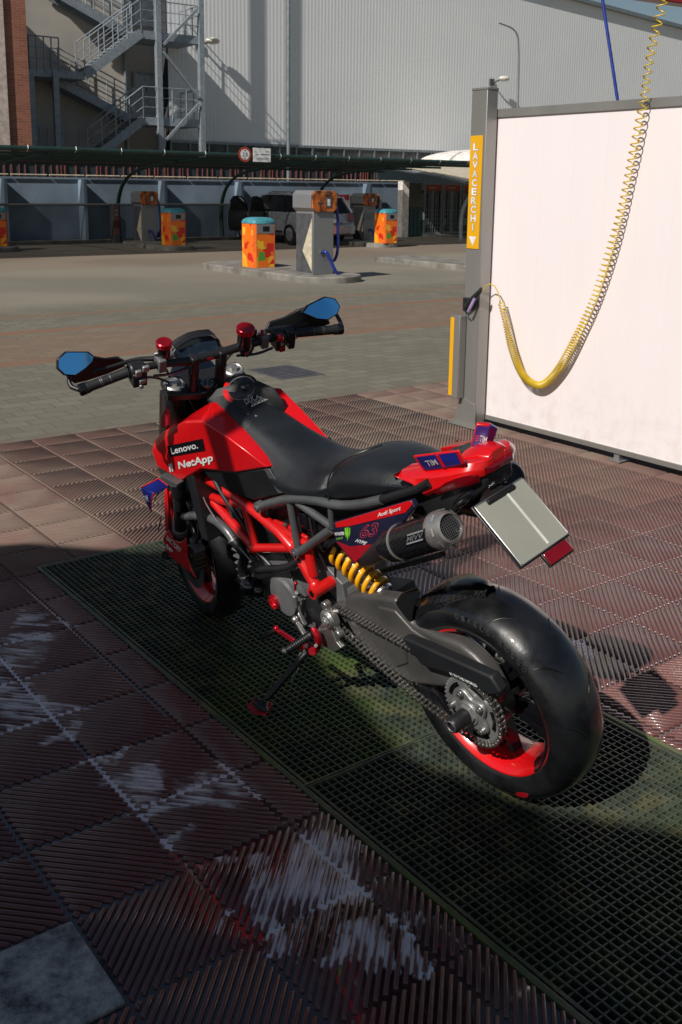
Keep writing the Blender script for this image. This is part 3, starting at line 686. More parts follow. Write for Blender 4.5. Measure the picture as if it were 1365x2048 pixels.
for b in (-4.6, -.55, 2.95, 6.6, 9.6):
    if b > 9: continue
    m = MB(); m.tube([(-5.75, b, 0), (-5.85, b, .6), (-5.8, b, 1.25), (-5.35, b, 1.8), (-4.4, b, 2.12), (-2.2, b, 2.27), (-.5, b, 2.33)], [.065, .065, .06, .05, .04, .035, .03], 10, 2); m.build('curved_post', 'canopy_green', root)
for b in [-13 + 1.1 * k for k in range(20)]:
    m = MB(); m.tube([(.02, b, GZ - .07), (.075, b + .01, GZ), (.03, b + .02, GZ + .07)], .008, 5); m.build('clip', 'dull_silver', root)
# signs clipped to the gutter
sb = 12.1995 ; root = yempty('height_sign', -18.3, sb, 2.45, 'round red-rimmed height limit sign clipped to the canopy gutter', 'sign')
m = MB(); m.cyl((0, 0, 0), (.012, 0, 0), .185, 32); m.build('rim', 'kiosk_red', root)
m = MB(); m.cyl((.0125, 0, 0), (.017, 0, 0), .13, 32); f = m.build('face', 'white_decal', root)
lettering('2.0', (.0175, -.075, -.05), (0, .15, 0), (0, 0, .10), 'gloss_black', f, bold=.01)
for s_ in (1, -1):
    m = MB(); m.prism([(.018, -.03, .11*s_), (.018, .03, .11*s_), (.018, 0, .07*s_)], (.001,0,0)); m.build('arrow', 'gloss_black', f, smooth=False)
sb = 12.7008 ; root = yempty('info_sign', -18.3, sb, 2.45, 'rectangular white notice clipped to the gutter by the round sign', 'sign')
m = MB(); m.box((0, -.26, -.17), (.012, .26, .17)); f = m.build('board', 'white_decal', root, bevel=.002)
m = MB()
for (y0, y1, z0, z1) in ((-.05, .22, .0, .03), (.1, .2, .07, .10), (-.17, .2, -.09, -.075), (-.17, .2, -.12, -.11), (-.2, -.17, .05, .09), (-.2, -.1, .0, .02)): m.box((.0125, y0, z0), (.0145, y1, z1))
m.build('print', 'grey_decal', f, smooth=False)
# lamp column by the wall
lb = 17.9362
root = yempty('lamp_column', -24.9, lb, 0, 'tall grey steel column rising behind the boundary wall', 'lamp column')
m = MB(); m.tube([(0, 0, 0), (0, 0, 6), (0, 0, 13)], [.062, .055, .045], 12); m.build('pole', 'galv', root)
# kiosk with vending bays, and its tent roof
def k_(x0, y0, x1, y1): return None
root = yempty('vending_kiosk', -23.4, 24, 0, 'open kiosk of barred vending bays with red headers at right', 'kiosk')
def kbox(b0, b1, z0, z1, d0, d1, name, m_, par=None):
    m = MB(); m.box((d0, b0 - 24, z0), (d1, b1 - 24, z1)); return m.build(name, m_, par or root, bevel=.004, smooth=False)
b_ = [21.4842,21.7797,22.5903,22.6608,23.5199,23.5683,24.4287,24.5285,26.1184]
kbox(b_[0], b_[1], 0, 1.9, 0, .25, 'pillar', 'soft_white')
m = MB()
for k in range(9):
    b0 = b_[1] + (b_[2] - b_[1]) * k / 9; m.box((-.05, b0 - 24, 0), (.0 + .02 * (k % 2), b0 + (b_[2]-b_[1]) / 9 - 24, 1.0))
m.build('corrugated_wall', 'teal_sheet', root, smooth=False)
kbox(b_[1], b_[2], 1.0, 1.85, -.06, -.02, 'dark_opening', 'window_dark')
kbox(b_[1], 30, 0, 2.6, -1.6, -1.5, 'back_wall', 'canopy_sheet')
for (p, q) in ((b_[3], b_[4]), (b_[5], b_[6]), (b_[7], b_[8])):
    m = MB(); m.box((0, p - 24, .08), (.06, p + .05 - 24, 1.85)); m.box((0, q - .05 - 24, .08), (.06, q - 24, 1.85)); m.box((0, p + .05 - 24, 1.8), (.06, q - .05 - 24, 1.85)); m.box((0, p + .05 - 24, .08), (.06, q - .05 - 24, .13))
    m.build('bay_frame', 'galv', root, smooth=False)
    hd = kbox(p + .055, q - .055, 1.60, 1.795, .01, .05, 'header', 'kiosk_red')
    m = MB(); n_ = 6
    for k in range(n_): m.box((.055, p + .2 + k*.06 - 24, 1.67), (.058, p + .24 + k*.06 - 24, 1.73))
    m.build('header_print', 'cream', hd, smooth=False)
    kbox(p + .05, q - .05, .13, 1.60, -.5, -.45, 'vending_front', 'window_dark')
    kbox(p + .25, q - .2, .5, 1.5, -.44, -.40, 'vending_window', 'gauge_glass')
    kbox(p + .35, q - .3, .35, .6, -.39, -.37, 'vending_tray', 'dull_silver')
    m = MB()
    k = p + .12
    while k < q - .08: m.box((.02, k - 24, .13), (.035, k + .012 - 24, 1.6)); k += .11
    for z in (.3, .45, .6, .75, .9): m.box((.036, p + .05 - 24, z), (.046, q - .05 - 24, z + .012))
    m.build('bars', 'galv', root, smooth=False, weld=False)
kbox(b_[3], 30, -.02, .07, -.2, 1.0, 'plinth', 'concrete')
root = yempty('kiosk_awning', -21.5, 24, 0, 'pale sloping awning with rolled edge over the vending kiosk', 'awning')
m = MB(); secs = []
for k in range(10):
    t = k / 9; secs.append([(2.9 - 5.2 * t, -3.3 + t * .5, 1.75 + .62 * sin(t * pi / 2)), (2.9 - 5.2 * t, 7, 2.1 + .5 * sin(t * pi / 2))])
m.loft([[a, b, (b[0], b[1], b[2] + .03), (a[0], a[1], a[2] + .03)] for a, b in secs]); m.build('sheet', 'cream', root)
m = MB(); m.tube([(2.9, -3.3, 1.75), (1.2, -3.2, 2.02), (-.5, -3.0, 2.2), (-2.3, -2.8, 2.37)], .06, 8, 1); m.build('edge_tube', 'galv', root)
m = MB(); m.tube([(2.2, -3.35, 0), (2.15, -3.35, .8), (2.3, -3.3, 1.3), (2.75, -3.25, 1.75)], .06, 8, 2); m.build('post', 'galv', root)
# white dome behind the kiosk
c = Vector((-29,30.999,2.706))
root = yempty('tent_roof', *c, 'white domed tent roof rising behind the kiosk', 'tent'); m = MB()
m.ball((0, 0, 0), 1, 12, sc_=(2.6, 3.1, .66)); m.v = [(x, y, max(z, -.02)) for x, y, z in m.v]; m.build('cover', 'soft_white', root)
m = MB(); m.cyl((0, 0, -c.z), (0, 0, 0), .1, 8); m.build('pole', 'galv', root)
# brick building at the left edge
BA = -27.0
be = [9.1503,9.2988,9.993]
def brick_mat():
    m = bpy.data.materials.new('brickwork'); m.use_nodes = True; nt = m.node_tree; n = nt.nodes; l = nt.links; b = n['Principled BSDF']
    tc = n.new('ShaderNodeTexCoord'); mp = n.new('ShaderNodeMapping'); l.new(tc.outputs['Object'], mp.inputs[0]); mp.inputs['Rotation'].default_value = (radians(90), 0, radians(90))
    mp.vector_type = 'TEXTURE'
    br = n.new('ShaderNodeTexBrick'); l.new(mp.outputs[0], br.inputs[0]); br.inputs['Scale'].default_value = 1; br.inputs['Brick Width'].default_value = .26; br.inputs['Row Height'].default_value = .075; br.inputs['Mortar Size'].default_value = .006
    br.inputs['Color1'].default_value = (.36, .13, .075, 1); br.inputs['Color2'].default_value = (.26, .085, .05, 1); br.inputs['Mortar'].default_value = (.30, .22, .18, 1)
    l.new(br.outputs[0], b.inputs['Base Color']); b.inputs['Roughness'].default_value = .9; return m
MT['brick'] = brick_mat()
root = yempty('brick_building', BA, be[2], 0, 'red brick building corner with cream band at the far left', 'building')
m = MB(); m.box((-8, be[1] - be[2], 0), (0, 0, 8.4)); m.build('brick_wall', 'brick', root, smooth=False)
m = MB(); m.box((-8, -9, 0), (.08, be[1] - be[2] - .002, 8.4)); m.build('cream_wall', 'cream_wall', root, smooth=False)
m = MB(); m.box((-7.9, -12, 8.40), (.3, .15, 8.7)); m.build('eaves', 'roof_dark', root, smooth=False)

# ================================================================ BIG INDUSTRIAL BUILDING (own frame: u along the wall, d out of it, z up)
UB = Vector((0.809,0.588,0)); NB = Vector((0.588,-0.809,0)); OBB = Vector((-5.648,41,0))
BYAW = math.atan2(UB.y, UB.x)
# local x = u, local y = -d
def bempty(name, u, d, z, label, cat, group=None): return empty(name, OBB + UB * u + NB * d + Vector((0, 0, z)), (0, 0, BYAW), label, cat, group)
def corr_mat():
    m = bpy.data.materials.new('corrugated'); m.use_nodes = True; nt = m.node_tree; n = nt.nodes; l = nt.links; b = n['Principled BSDF']
    tc = n.new('ShaderNodeTexCoord'); w = n.new('ShaderNodeTexWave'); w.wave_type = 'BANDS'; w.bands_direction = 'X'; w.inputs['Scale'].default_value = 1.0; w.inputs['Distortion'].default_value = 0
    mp = n.new('ShaderNodeMapping'); mp.inputs['Scale'].default_value = (1.55, 0, 0); l.new(tc.outputs['Object'], mp.inputs[0]); l.new(mp.outputs[0], w.inputs[0])
    nz = n.new('ShaderNodeTexNoise'); nz.inputs['Scale'].default_value = .4; nz.inputs['Detail'].default_value = 5; l.new(tc.outputs['Object'], nz.inputs['Vector'])
    mx = n.new('ShaderNodeMix'); mx.data_type = 'RGBA'; l.new(nz.outputs[0], mx.inputs[0]); mx.inputs[6].default_value = (.66, .68, .69, 1); mx.inputs[7].default_value = (.76, .77, .77, 1)
    l.new(mx.outputs[2], b.inputs['Base Color']); b.inputs['Roughness'].default_value = .55; b.inputs['Metallic'].default_value = .1
    return m
MT['corrugated'] = corr_mat()
root = bempty('industrial_building', 0, 0, 0, 'huge windowless industrial building clad in pale vertical corrugated sheet', 'building')
u0, zc = -1.3685, 3.3856
r1, r2 = [21.2421,10.9368], [29.9334,10.4311]
sl = (r2[1] - r1[1]) / (r2[0] - r1[0])
def rz_(u): return r1[1] + sl * (u - r1[0])
m = MB(); n_ = int((r2[0] + 9 - u0) / .17); P = []
for k in range(n_):
    u = u0 + k * .17
    for du, d in ((0, 0), (.065, 0), (.085, .004), (.15, .004)): P.append((u + du, d))
for (ua, da), (ub, db) in zip(P, P[1:]): m.add([(ua, -da, zc), (ub, -db, zc), (ub, -db, rz_(ub)), (ua, -da, rz_(ua))], [(0, 1, 2, 3)])
m.build('cladding', 'corrugated', root, weld=False, smooth=False)
ue = P[-1][0]
m = MB(); m.prism([(u0, .1, 0), (ue, .1, 0), (ue, .1, rz_(ue)), (u0, .1, rz_(u0))], (0, 12, 0)); m.build('mass', 'roof_dark', root, smooth=False)
m = MB(); m.bar((u0, -.08, rz_(u0) + .06), (ue, -.08, rz_(ue) + .06), .3, .18); m.build('roof_trim', 'galv', root, smooth=False)
m = MB(); m.box((u0, -.06, zc - .10), (ue, .05, zc)); m.build('sill_flashing', 'galv', root, smooth=False)
m = MB(); m.box((u0, .0, zc - 1.3), (ue, .05, zc - .10)); m.build('window_strip', 'window_dark', root, smooth=False)
m = MB(); u = u0
while u < ue: m.box((u, -.05, zc - 1.3), (u + .07, -.002, zc - .102)); u += .83
m.build('mullions', 'galv', root, smooth=False, weld=False)
m = MB(); m.box((u0, -.1, 0), (ue, .05, zc - 1.3)); m.build('base_wall', 'building_concrete', root, smooth=False)
# concrete stair block
root = bempty('stair_block', 0, 0, 0, 'plain grey-brown concrete block behind the outside stairs', 'building')
m = MB(); m.box((-7.1437 - 2, .0, 0), (-3.0609, 10, 16)); m.build('wall', 'building_concrete', root, smooth=False)
m = MB(); m.box((-3.0609, .9, 0), (u0, 10, 16)); m.build('recess_wall', 'building_concrete', root, smooth=False)
m = MB(); m.tube([(-3.0609 - .1, -.06, 0), (-3.0609 - .1, -.06, 16)], .06, 8); m.build('downpipe', 'galv', root)
for (x0, y0, x1, y1) in ([-2.3751,5.8254,-1.4774,4.2388], [-2.3115,9.0445,-1.4051,7.5917]):
    m = MB(); m.box((x0, .84, y1), (x1, .895, y0)); f = m.build('door', 'door_pale', root, smooth=False)
    m = MB(); m.box((x0 - .08, .82, y1), (x0, .89, y0 + .08)); m.box((x1, .82, y1), (x1 + .08, .89, y0 + .08)); m.box((x0, .82, y0), (x1, .89, y0 + .08)); m.build('door_frame', 'galv', f, smooth=False)
    m = MB(); m.box((x0 + .45, .80, y1 + 1), (x0 + .5, .84, y1 + 1.15)); m.build('handle', 'vac_dark', f, smooth=False)

# outside steel stair
root = bempty('outside_stairs', 0, 0, 0, 'grey galvanised outside staircase zigzagging up the building', 'stairs')
DF, DBK = 1.7, .5
def part(name, fn, mt='galv_light'): m = MB(); fn(m); return m.build(name, mt, root, smooth=False, weld=False)
def cc(t): return (t[0], -t[1], t[2])
P1, P2 = -2.5918, -0.86
for u in (P1, P2): part('column', lambda m: m.box((u - .1, -DF - .1, 0), (u + .1, -DF + .1, 15)))
for u in (-6.4631, -7.3195): part('column', lambda m: m.box((u - .1, -DF - .08, 0), (u + .1, -DF + .08, 5.4192)))
for (p, q) in (((-2.434,1.8,6.611), (-1.077,1.8,7.946)), ((-2.401,1.8,3.293), (-1.037,1.8,4.641)), ((-2.441,1.8,6.37), (-1.012,1.8,4.857))):
    part('brace', lambda m: m.bar(cc(p), cc(q), .09, .09))
def rail(m, p, q, posts=5, h=1.05):
    p, q = Vector(p), Vector(q)
    for z in (h, h * .66, h * .33): m.tube([p + Vector((0,0,z)), q + Vector((0,0,z))], .025 if z == h else .016, 6)
    for k in range(posts + 1): c = p.lerp(q, k / posts); m.tube([c - Vector((0,0,.1)), c + Vector((0,0,h))], .024, 6)
zU, zL2 = 7.0568, 4.0844
uLA, uLB = -3.2316, -0.9137
for z in (zU, zL2):
    part('landing', lambda m: m.box((uLA, -DF, z - .28), (uLB, -.0, z)))
    part('railing', lambda m: (rail(m, (uLA, -DF, z), (uLB, -DF, z), 4), rail(m, (uLB, -DF, z), (uLB, -.1, z), 3)))
zM = 5.4678; uM0, uM1 = -7.3384, -5.3951
part('landing', lambda m: m.box((uM0, -DF, zM - .25), (uM1, -.0, zM)))
part('railing', lambda m: (rail(m, (uM0, -DF, zM), (uM1 - .9, -DF, zM), 4), rail(m, (uM0, -.1, zM), (uM0, -DF, zM), 3)))
zN = zM - (zU - zL2)
part('landing', lambda m: m.box((uM0, -DF, zN - .25), (uM1, 0, zN)))
part('railing', lambda m: (rail(m, (uM0, -DF, zN), (uM1 - .9, -DF, zN), 4), rail(m, (uM0, -.1, zN), (uM0, -DF, zN), 3)))
def flight(ua, za, ub, zb, d0, d1):
    n = 13
    part('stringer', lambda m: (m.bar((ua, -d0, za - .1), (ub, -d0, zb - .1), .06, .30), m.bar((ua, -d1, za - .1), (ub, -d1, zb - .1), .06, .30)))
    def tr(m):
        for k in range(n):
            t = (k + .5) / n; u = ua + (ub - ua) * t; z = za + (zb - za) * t; m.box((u - .13, -d1 + .03, z - .02), (u + .13, -d0 - .03, z + .015))
    part('treads', tr)
    part('railing', lambda m: (rail(m, (ua, -d0, za), (ub, -d0, zb), 4), rail(m, (ua, -d1, za), (ub, -d1, zb), 4)))
flight(uM1, zM, uLA, zU, .92, DF)
flight(uM1, zN, uLA, zL2, .92, DF)
flight(uM1 - .6, zM - .2, uLA, zL2, .1, .8)
flight(uM1 - .6, zM - .2 + (zU - zL2), uLA, zU, .1, .8)
# wall lights and the thin gooseneck column
for (x, z, lab) in ((*[0.3055,7.1258], 'small white wall lamp beside the outside stairs'), (*[15.9763,6.8099], 'small white wall lamp above the LAVACERCHI post')):
    r_ = bempty('wall_lamp', x, .3, z, lab, 'lamp', 'flood lamps on the corrugated wall')
    m = MB(); m.ball((0, -.2, 0), .16, 8, sc_=(1.9, 1.2, .8)); m.build('head', 'lamp_white', r_)
    m = MB(); m.tube([(-.35, .3, -.15), (-.3, 0, -.12), (-.1, -.15, -.02)], .04, 6); m.box((-.5, .2, -.3), (-.25, .29, .0)); m.build('arm', 'vac_dark', r_)
g0, g1, g2, g3 = [(13.551,4,2.725),(13.363,4,7.76),(13.079,4,8.387),(12.06,4,8.531)]
r_ = bempty('gooseneck_column', g0[0], g0[1], 0, 'thin grey gooseneck lamp column beyond the white screen', 'lamp column')
f_ = lambda t: (t[0] - g0[0], -(t[1] - g0[1]), t[2])
m = MB(); m.tube([(0, 0, 0), f_(g1), f_(g2), f_(g3)], [.05, .045, .035, .03], 8, 2); m.build('pole', 'galv', r_)

# ================================================================ MOTORCYCLE (local frame: x forward, y left, z up; leans on its kickstand)
bike = empty('motorcycle', (0.515, 2.665, 0), (-0.239, 0, 2.274), 'red and black naked sport motorcycle parked on its kickstand on the drain grate', 'motorcycle')
DLT = -0.209; A0 = Vector((1.655,0,0)); AXS = Vector((-0.423,0,0.906)); RK = radians(25)
PFV = Vector((cos(RK), 0, sin(RK))); YV = Vector((0, 1, 0))
SFV = cos(DLT) * PFV + sin(DLT) * YV; SLV = -sin(DLT) * PFV + cos(DLT) * YV
def sf(p): return A0 + SFV * p[0] + SLV * p[1] + AXS * p[2]      # steered frame (u ahead, v left, s up the steering axis)
def both(fn, name, m, parent=bike, **kw):
    a = MB(); fn(a); o1 = a.build(name, m, parent, **kw); a = MB(); fn(a); a.v = [(x, -y, z) for x, y, z in a.v]; a.f = [tuple(reversed(f)) for f in a.f]; o2 = a.build(name, m, parent, **kw); return o1, o2
def B_(name, m, fn, parent=bike, **kw): a = MB(); fn(a); return a.build(name, m, parent, **kw)

# ---- wheels
def tyre_prof(R, W, rb=.222):
    h = W / 2
    return [(-h*.72, rb - .004), (-h*.84, rb + .004), (-h*.96, rb + .022), (-h*1.0, rb + .042), (-h*.97, R - .042), (-h*.90, R - .031), (-h*.72, R - .0165), (-h*.48, R - .0065), (-h*.24, R - .0015), (0, R),
            (h*.24, R - .0015), (h*.48, R - .0065), (h*.72, R - .0165), (h*.90, R - .031), (h*.97, R - .042), (h*1.0, rb + .042), (h*.96, rb + .022), (h*.84, rb + .004), (h*.72, rb - .004)]
def wheel(c, ax, ref, R, W, red_sectors, spokes=5, hub=.055):
    """c centre, ax axle direction (to the left), ref the zero angle direction (forward)"""
    c, ax, ref = Vector(c), Vector(ax).normalized(), Vector(ref).normalized(); wv = ax.cross(ref)
    h = W / 2 * .84
    m = MB()
    prof = [(-h, .229), (-h, .222), (-h + .006, .216), (-h + .02, .204), (-.02, .196), (.02, .196), (h - .02, .204), (h - .006, .216), (h, .222), (h, .229)]
    m.lathe(c, ax, prof, 96, ref=ref)
    nf = 96 * (len(prof) - 1)
    def ang(v): d = Vector(v) - c; return math.degrees(math.atan2(d.dot(wv), d.dot(ref))) % 360
    for i, f in enumerate(m.f):
        p = sum((Vector(m.v[k]) for k in f), Vector()) / len(f)
        a = ang(p)
        if any(lo <= a <= hi for lo, hi in red_sectors): m.m[i] = 1
    m.lathe(c, ax, [(-.05, .02), (-.05, hub), (.05, hub), (.05, .02)], 32, mi=0)
    for k in range(spokes):
        for off in (-.13, .13):
            t = 2*pi*k/spokes + .35; t2 = t + off
            p = c + (cos(t)*ref + sin(t)*wv) * (hub - .01); q = c + (cos(t2)*ref + sin(t2)*wv) * .205
            m.bar(p + ax * .005, q + ax * (.0), .020, .036, ax, mi=0)
    w = m.build('wheel', ['gloss_black', 'red_paint'], bike, bevel=0)
    t_ = MB(); t_.lathe(c, ax, tyre_prof(R, W), 128, ref=ref)
    g = t_                                                # sipes cut across the tread
    n_ = 22; prof = tyre_prof(R, W)
    def surf(h_):
        for (a, ra), (b, rb_) in zip(prof[3:-3], prof[4:-3]):
            if a <= h_ <= b: return ra + (rb_ - ra) * (h_ - a) / (b - a)
        return R
    for k in range(n_):
        a0 = 2*pi*k/n_; sgn = 1 if k % 2 else -1
        pts = []
        for j in range(9):
            s_ = j / 8; hh = sgn * W/2 * (.16 + .66 * s_); a = a0 + .30 * s_ - .10 * s_ * s_
            pts.append(c + ax * hh + (cos(a)*ref + sin(a)*wv) * (surf(hh) - .0012))
        g.tube(pts, [.001, .002, .0028, .003, .003, .003, .0028, .002, .001], 5, mi=1)
    ty = t_.build('tyre', ['rubber', 'pit_black'], w, angle=80)
    return w, ty
RC = (0, 0, .318)
wr, ty = wheel(RC, (0, 1, 0), (1, 0, 0), .318, .185, [(50, 140), (285, 318)])
# a = angle from forward, turning towards down
MT['tyre_mark'] = mat('tyre_mark', (.05, .05, .053), .5)
def ring_text(txt, a_mid, r, size, y, spacing, m, parent):
    n_ = len(txt)
    for i, ch in enumerate(txt):
        if ch == ' ': continue
        a = a_mid + (i - (n_ - 1) / 2) * spacing
        rad = Vector((cos(a), 0, sin(a))); tan = Vector((-sin(a), 0, cos(a)))
        lettering(ch, Vector((0, y, .318)) + rad * (r - size/2) - tan * size * .35, tan * size * .7, rad * size, m, parent, off=.0, bold=.02)
for i_, (am, txt) in enumerate(((-1.0, 'DIABLO ROSSO'), (1.9, 'DIABLO ROSSO'))): ring_text(txt, am, .283, .018, .0928, .078, 'tyre_mark', ty)
B_('red_mark', 'crimson_paint', lambda m: m.prism([Vector((cos(a)*r, .0922, .318 + sin(a)*r)) for a, r in [(-2.05 + .10*cos(t), .272 + .008*sin(t)) for t in [2*pi*k/16 for k in range(16)]]], (0, .0012, 0)), ty, smooth=False)
# sprocket side
SY = .112
def gear(m, c, r, n, h, y0, y1):
    P = []
    for k in range(n):
        for dt, rr in ((-.28, r - h), (-.12, r), (.12, r), (.28, r - h)):
            a = 2*pi*(k + dt) / n; P.append((c[0] + rr*cos(a), y0, c[2] + rr*sin(a)))
    m.prism(P, (0, y1 - y0, 0))
def slots(m):
    for k in range(5):
        a0 = 2*pi*k/5 + .25; P = []
        for j in range(9): a = a0 + .8*j/8; P.append((.087*cos(a), SY + .0032, .318 + .087*sin(a)))
        for j in range(8, -1, -1): a = a0 + .8*j/8; P.append((.074*cos(a), SY + .0032, .318 + .074*sin(a)))
        m.prism(P, (0, .0012, 0))
def sprk(m): gear(m, RC, .104, 42, .008, SY - .004, SY + .003); m.cur = 1; slots(m)
B_('sprocket', ['dull_silver', 'pit_black'], sprk)
def carrier(m):
    P = []
    for k in range(60):
        a = 2*pi*k/60; r = .062 + .010 * cos(5*a) ; P.append((r*cos(a), SY + .004, .318 + r*sin(a)))
    m.prism(P, (0, .013, 0))
B_('sprocket_carrier', 'dull_silver', carrier, bevel=.004, seg=3)
for k in range(5):
    a = 2*pi*k/5; cx, cz = .060*cos(a), .318 + .060*sin(a)
    B_('bolt', 'steel', lambda m: (m.cyl((cx, SY + .015, cz), (cx, SY + .024, cz), .0105, 12), m.cyl((cx, SY + .023, cz), (cx, SY + .031, cz), .0075, 6)), bevel=.001)
B_('axle_nut', 'dull_silver', lambda m: (m.cyl((0, SY + .015, .318), (0, SY + .030, .318), .030, 6), m.cyl((0, SY + .015, .318), (0, SY + .022, .318), .036, 32)), bevel=.0015)
sl = B_('axle_slider', 'satin_black', lambda m: m.lathe((0, SY + .028, .318), (0, 1, 0), [(0, .021), (.005, .023), (.055, .023), (.060, .020), (.060, .013), (.045, .012)], 32))
B_('slider_ring', 'steel', lambda m: m.lathe((0, SY + .0885, .318), (0, 1, 0), [(0, .013), (.002, .015), (0, .018), (-.001, .018)], 32), sl)
# brake disc and caliper, right side
def disc(m, c, ax, R, r, t):
    m.lathe(c, ax, [(-t, r), (-t, R), (t, R), (t, r), (-t, r)], 64)
bd_ = B_('brake_disc', 'steel', lambda m: disc(m, (0, -.075, .318), (0, 1, 0), .1225, .085, .0025))
def holes(m):
    for k in range(48):
        a = 2*pi*k/48; r = .094 + .0095 * (k % 3); c = (r*cos(a), -.0722, .318 + r*sin(a)); m.cyl(c, (c[0], -.0715, c[2]), .0032, 8)
B_('vent_hole', 'pit_black', holes, bd_, smooth=False)
B_('brake_caliper', 'gloss_black', lambda m: (m.obox((-.075, -.07, .385), (.045, 0, .03), (0, .026, 0), (-.016, 0, .026)), m.tube([(-.10, -.045, .37), (-.07, -.04, .41), (-.03, -.042, .43)], .014, 10, 2)), bevel=.008)
B_('caliper_bolt', 'gold', lambda m: (m.cyl((-.09, -.044, .39), (-.09, -.032, .39), .007, 10), m.cyl((-.115, -.044, .345), (-.115, -.030, .345), .009, 10)))
# chain
def chain(m):
    C1, R1 = Vector((0, 0, .318)), .106; C2, R2 = Vector((.553, 0, .405)), .036
    P = []; d = (C2 - C1); L_ = d.length; th = math.atan2(d.z, d.x); ph = math.acos((R1 - R2) / L_)
    path = []
    a1, a2 = th + ph, th - ph
    n_ = 40
    for k in range(n_ + 1): a = a1 + (2*pi - 2*ph) * k / n_; path.append(C1 + R1 * Vector((cos(a), 0, sin(a))))
    bot0, bot1 = C1 + R1 * Vector((cos(a2), 0, sin(a2))), C2 + R2 * Vector((cos(a2), 0, sin(a2)))
    for k in range(1, 20): t = k/20; path.append(bot0.lerp(bot1, t) + Vector((0, 0, -.022 * sin(pi*t))))
    for k in range(9): a = a2 + 2*ph * k / 8; path.append(C2 + R2 * Vector((cos(a), 0, sin(a))))
    path.append(path[0])
    acc = [0]
    for p, q in zip(path, path[1:]): acc.append(acc[-1] + (q - p).length)
    N = int(round(acc[-1] / .0159)); N += N % 2; st = acc[-1] / N; pts = []; k = 0
    for i in range(N):
        s_ = i * st
        while acc[k+1] < s_: k += 1
        pts.append(path[k].lerp(path[k+1], (s_ - acc[k]) / (acc[k+1] - acc[k])))
    for i in range(N):
        p, q = pts[i], pts[(i+1) % N]; d = (q - p).normalized(); yo = .0105 if i % 2 else .0078
        up_ = Vector((-d.z, 0, d.x))
        for s_ in (-1, 1):
            c = (p + q)/2 + Vector((0, SY + s_*yo, 0))
            V = []
            for (t, w) in ((-.0115, .0035), (-.008, .0068), (-.003, .0052), (.003, .0052), (.008, .0068), (.0115, .0035), (.0115, -.0035), (.008, -.0068), (.003, -.0052), (-.003, -.0052), (-.008, -.0068), (-.0115, -.0035)):
                V.append(c + d*t + up_*w - Vector((0, .001, 0)))
            m.prism(V, (0, .002, 0))
        m.cyl(p + Vector((0, SY - .0135, 0)), p + Vector((0, SY + .0135, 0)), .0042, 8)
B_('chain', 'chain_steel', chain, weld=False)

# ---- swingarm (left) and its chain guard
sw = [(0.526,0.105,0.482),(0.443,0.105,0.523),(0.276,0.105,0.567),(0.266,0.105,0.547),(0.221,0.105,0.503),(0.131,0.105,0.503),(0.035,0.105,0.510),(-0.015,0.105,0.493),(-0.062,0.105,0.465),(-0.100,0.100,0.403),(-0.061,0.100,0.321),(0.026,0.100,0.296),(0.091,0.105,0.341),(0.134,0.105,0.319),(0.270,0.105,0.270),(0.365,0.105,0.275),(0.456,0.105,0.310),(0.515,0.105,0.346),(0.541,0.105,0.386)]
B_('swingarm', 'swingarm_grey', lambda m: m.prism([(x, .098, z) for x, y, z in sw], (0, -.052, 0)), bevel=.014, seg=4)
swa = bike.children[-1]
# raised rib running along the arm, hub bulge, pivot tube
rib_ = [[0.356,0.11,0.5144],[0.2795,0.11,0.5279],[0.2172,0.11,0.4874],[0.1353,0.11,0.4735],[0.052,0.11,0.4753],[0.087,0.11,0.4403],[0.1694,0.11,0.4218],[0.2367,0.11,0.414],[0.2603,0.11,0.4216],[0.2628,0.11,0.3501],[0.3187,0.11,0.3112],[0.3554,0.11,0.3641]]
B_('rib', 'swingarm_grey', lambda m: m.prism([(x, .104, z) for x, y, z in rib_], (0, -.012, 0)), swa, bevel=.006, seg=3)
B_('hub_housing', 'swingarm_grey', lambda m: m.lathe((0, .02, .318), (0, 1, 0), [(0, .06), (0, .075), (.05, .082), (.075, .075), (.08, .04)], 40), swa)
B_('pivot_tube', 'swingarm_grey', lambda m: (m.cyl((.565, -.12, .405), (.565, .095, .405), .034, 24), m.loft([[(.60, y, .44), (.60, y, .37), (.40, y, .30), (.34, y, .36), (.36, y, .52), (.45, y, .5)] for y in (-.06, .05)])), swa, bevel=.004)
B_('arm_bracket', 'cast_grey', lambda m: m.prism([(x, .055, z) for x, y, z in [[0.5907,0.05,0.4211],[0.5681,0.05,0.4703],[0.5145,0.05,0.5113],[0.4348,0.05,0.5233],[0.3845,0.05,0.4971],[0.5678,0.05,0.4146]]], (0, -.03, 0)), swa, bevel=.005)
cg = [[0.2338,0.13,0.4683],[0.203,0.13,0.4775],[-0.1094,0.13,0.4902],[-0.1393,0.13,0.4501],[-0.103,0.13,0.4267],[0.0653,0.13,0.4235],[0.161,0.13,0.405]]
gd = B_('chain_guard', 'plastic_black', lambda m: m.prism([(x, .134, z) for x, y, z in cg], (0, -.036, 0)), bevel=.007, seg=3)
p, q = Vector((0.044,0.136,0.429)), Vector((-0.058,0.136,0.432)); p.y = q.y = .1345
lettering('#1 IN THE WORLD', p, q - p, Vector((.004, 0, .0095)), 'white_decal', gd, bold=.02)
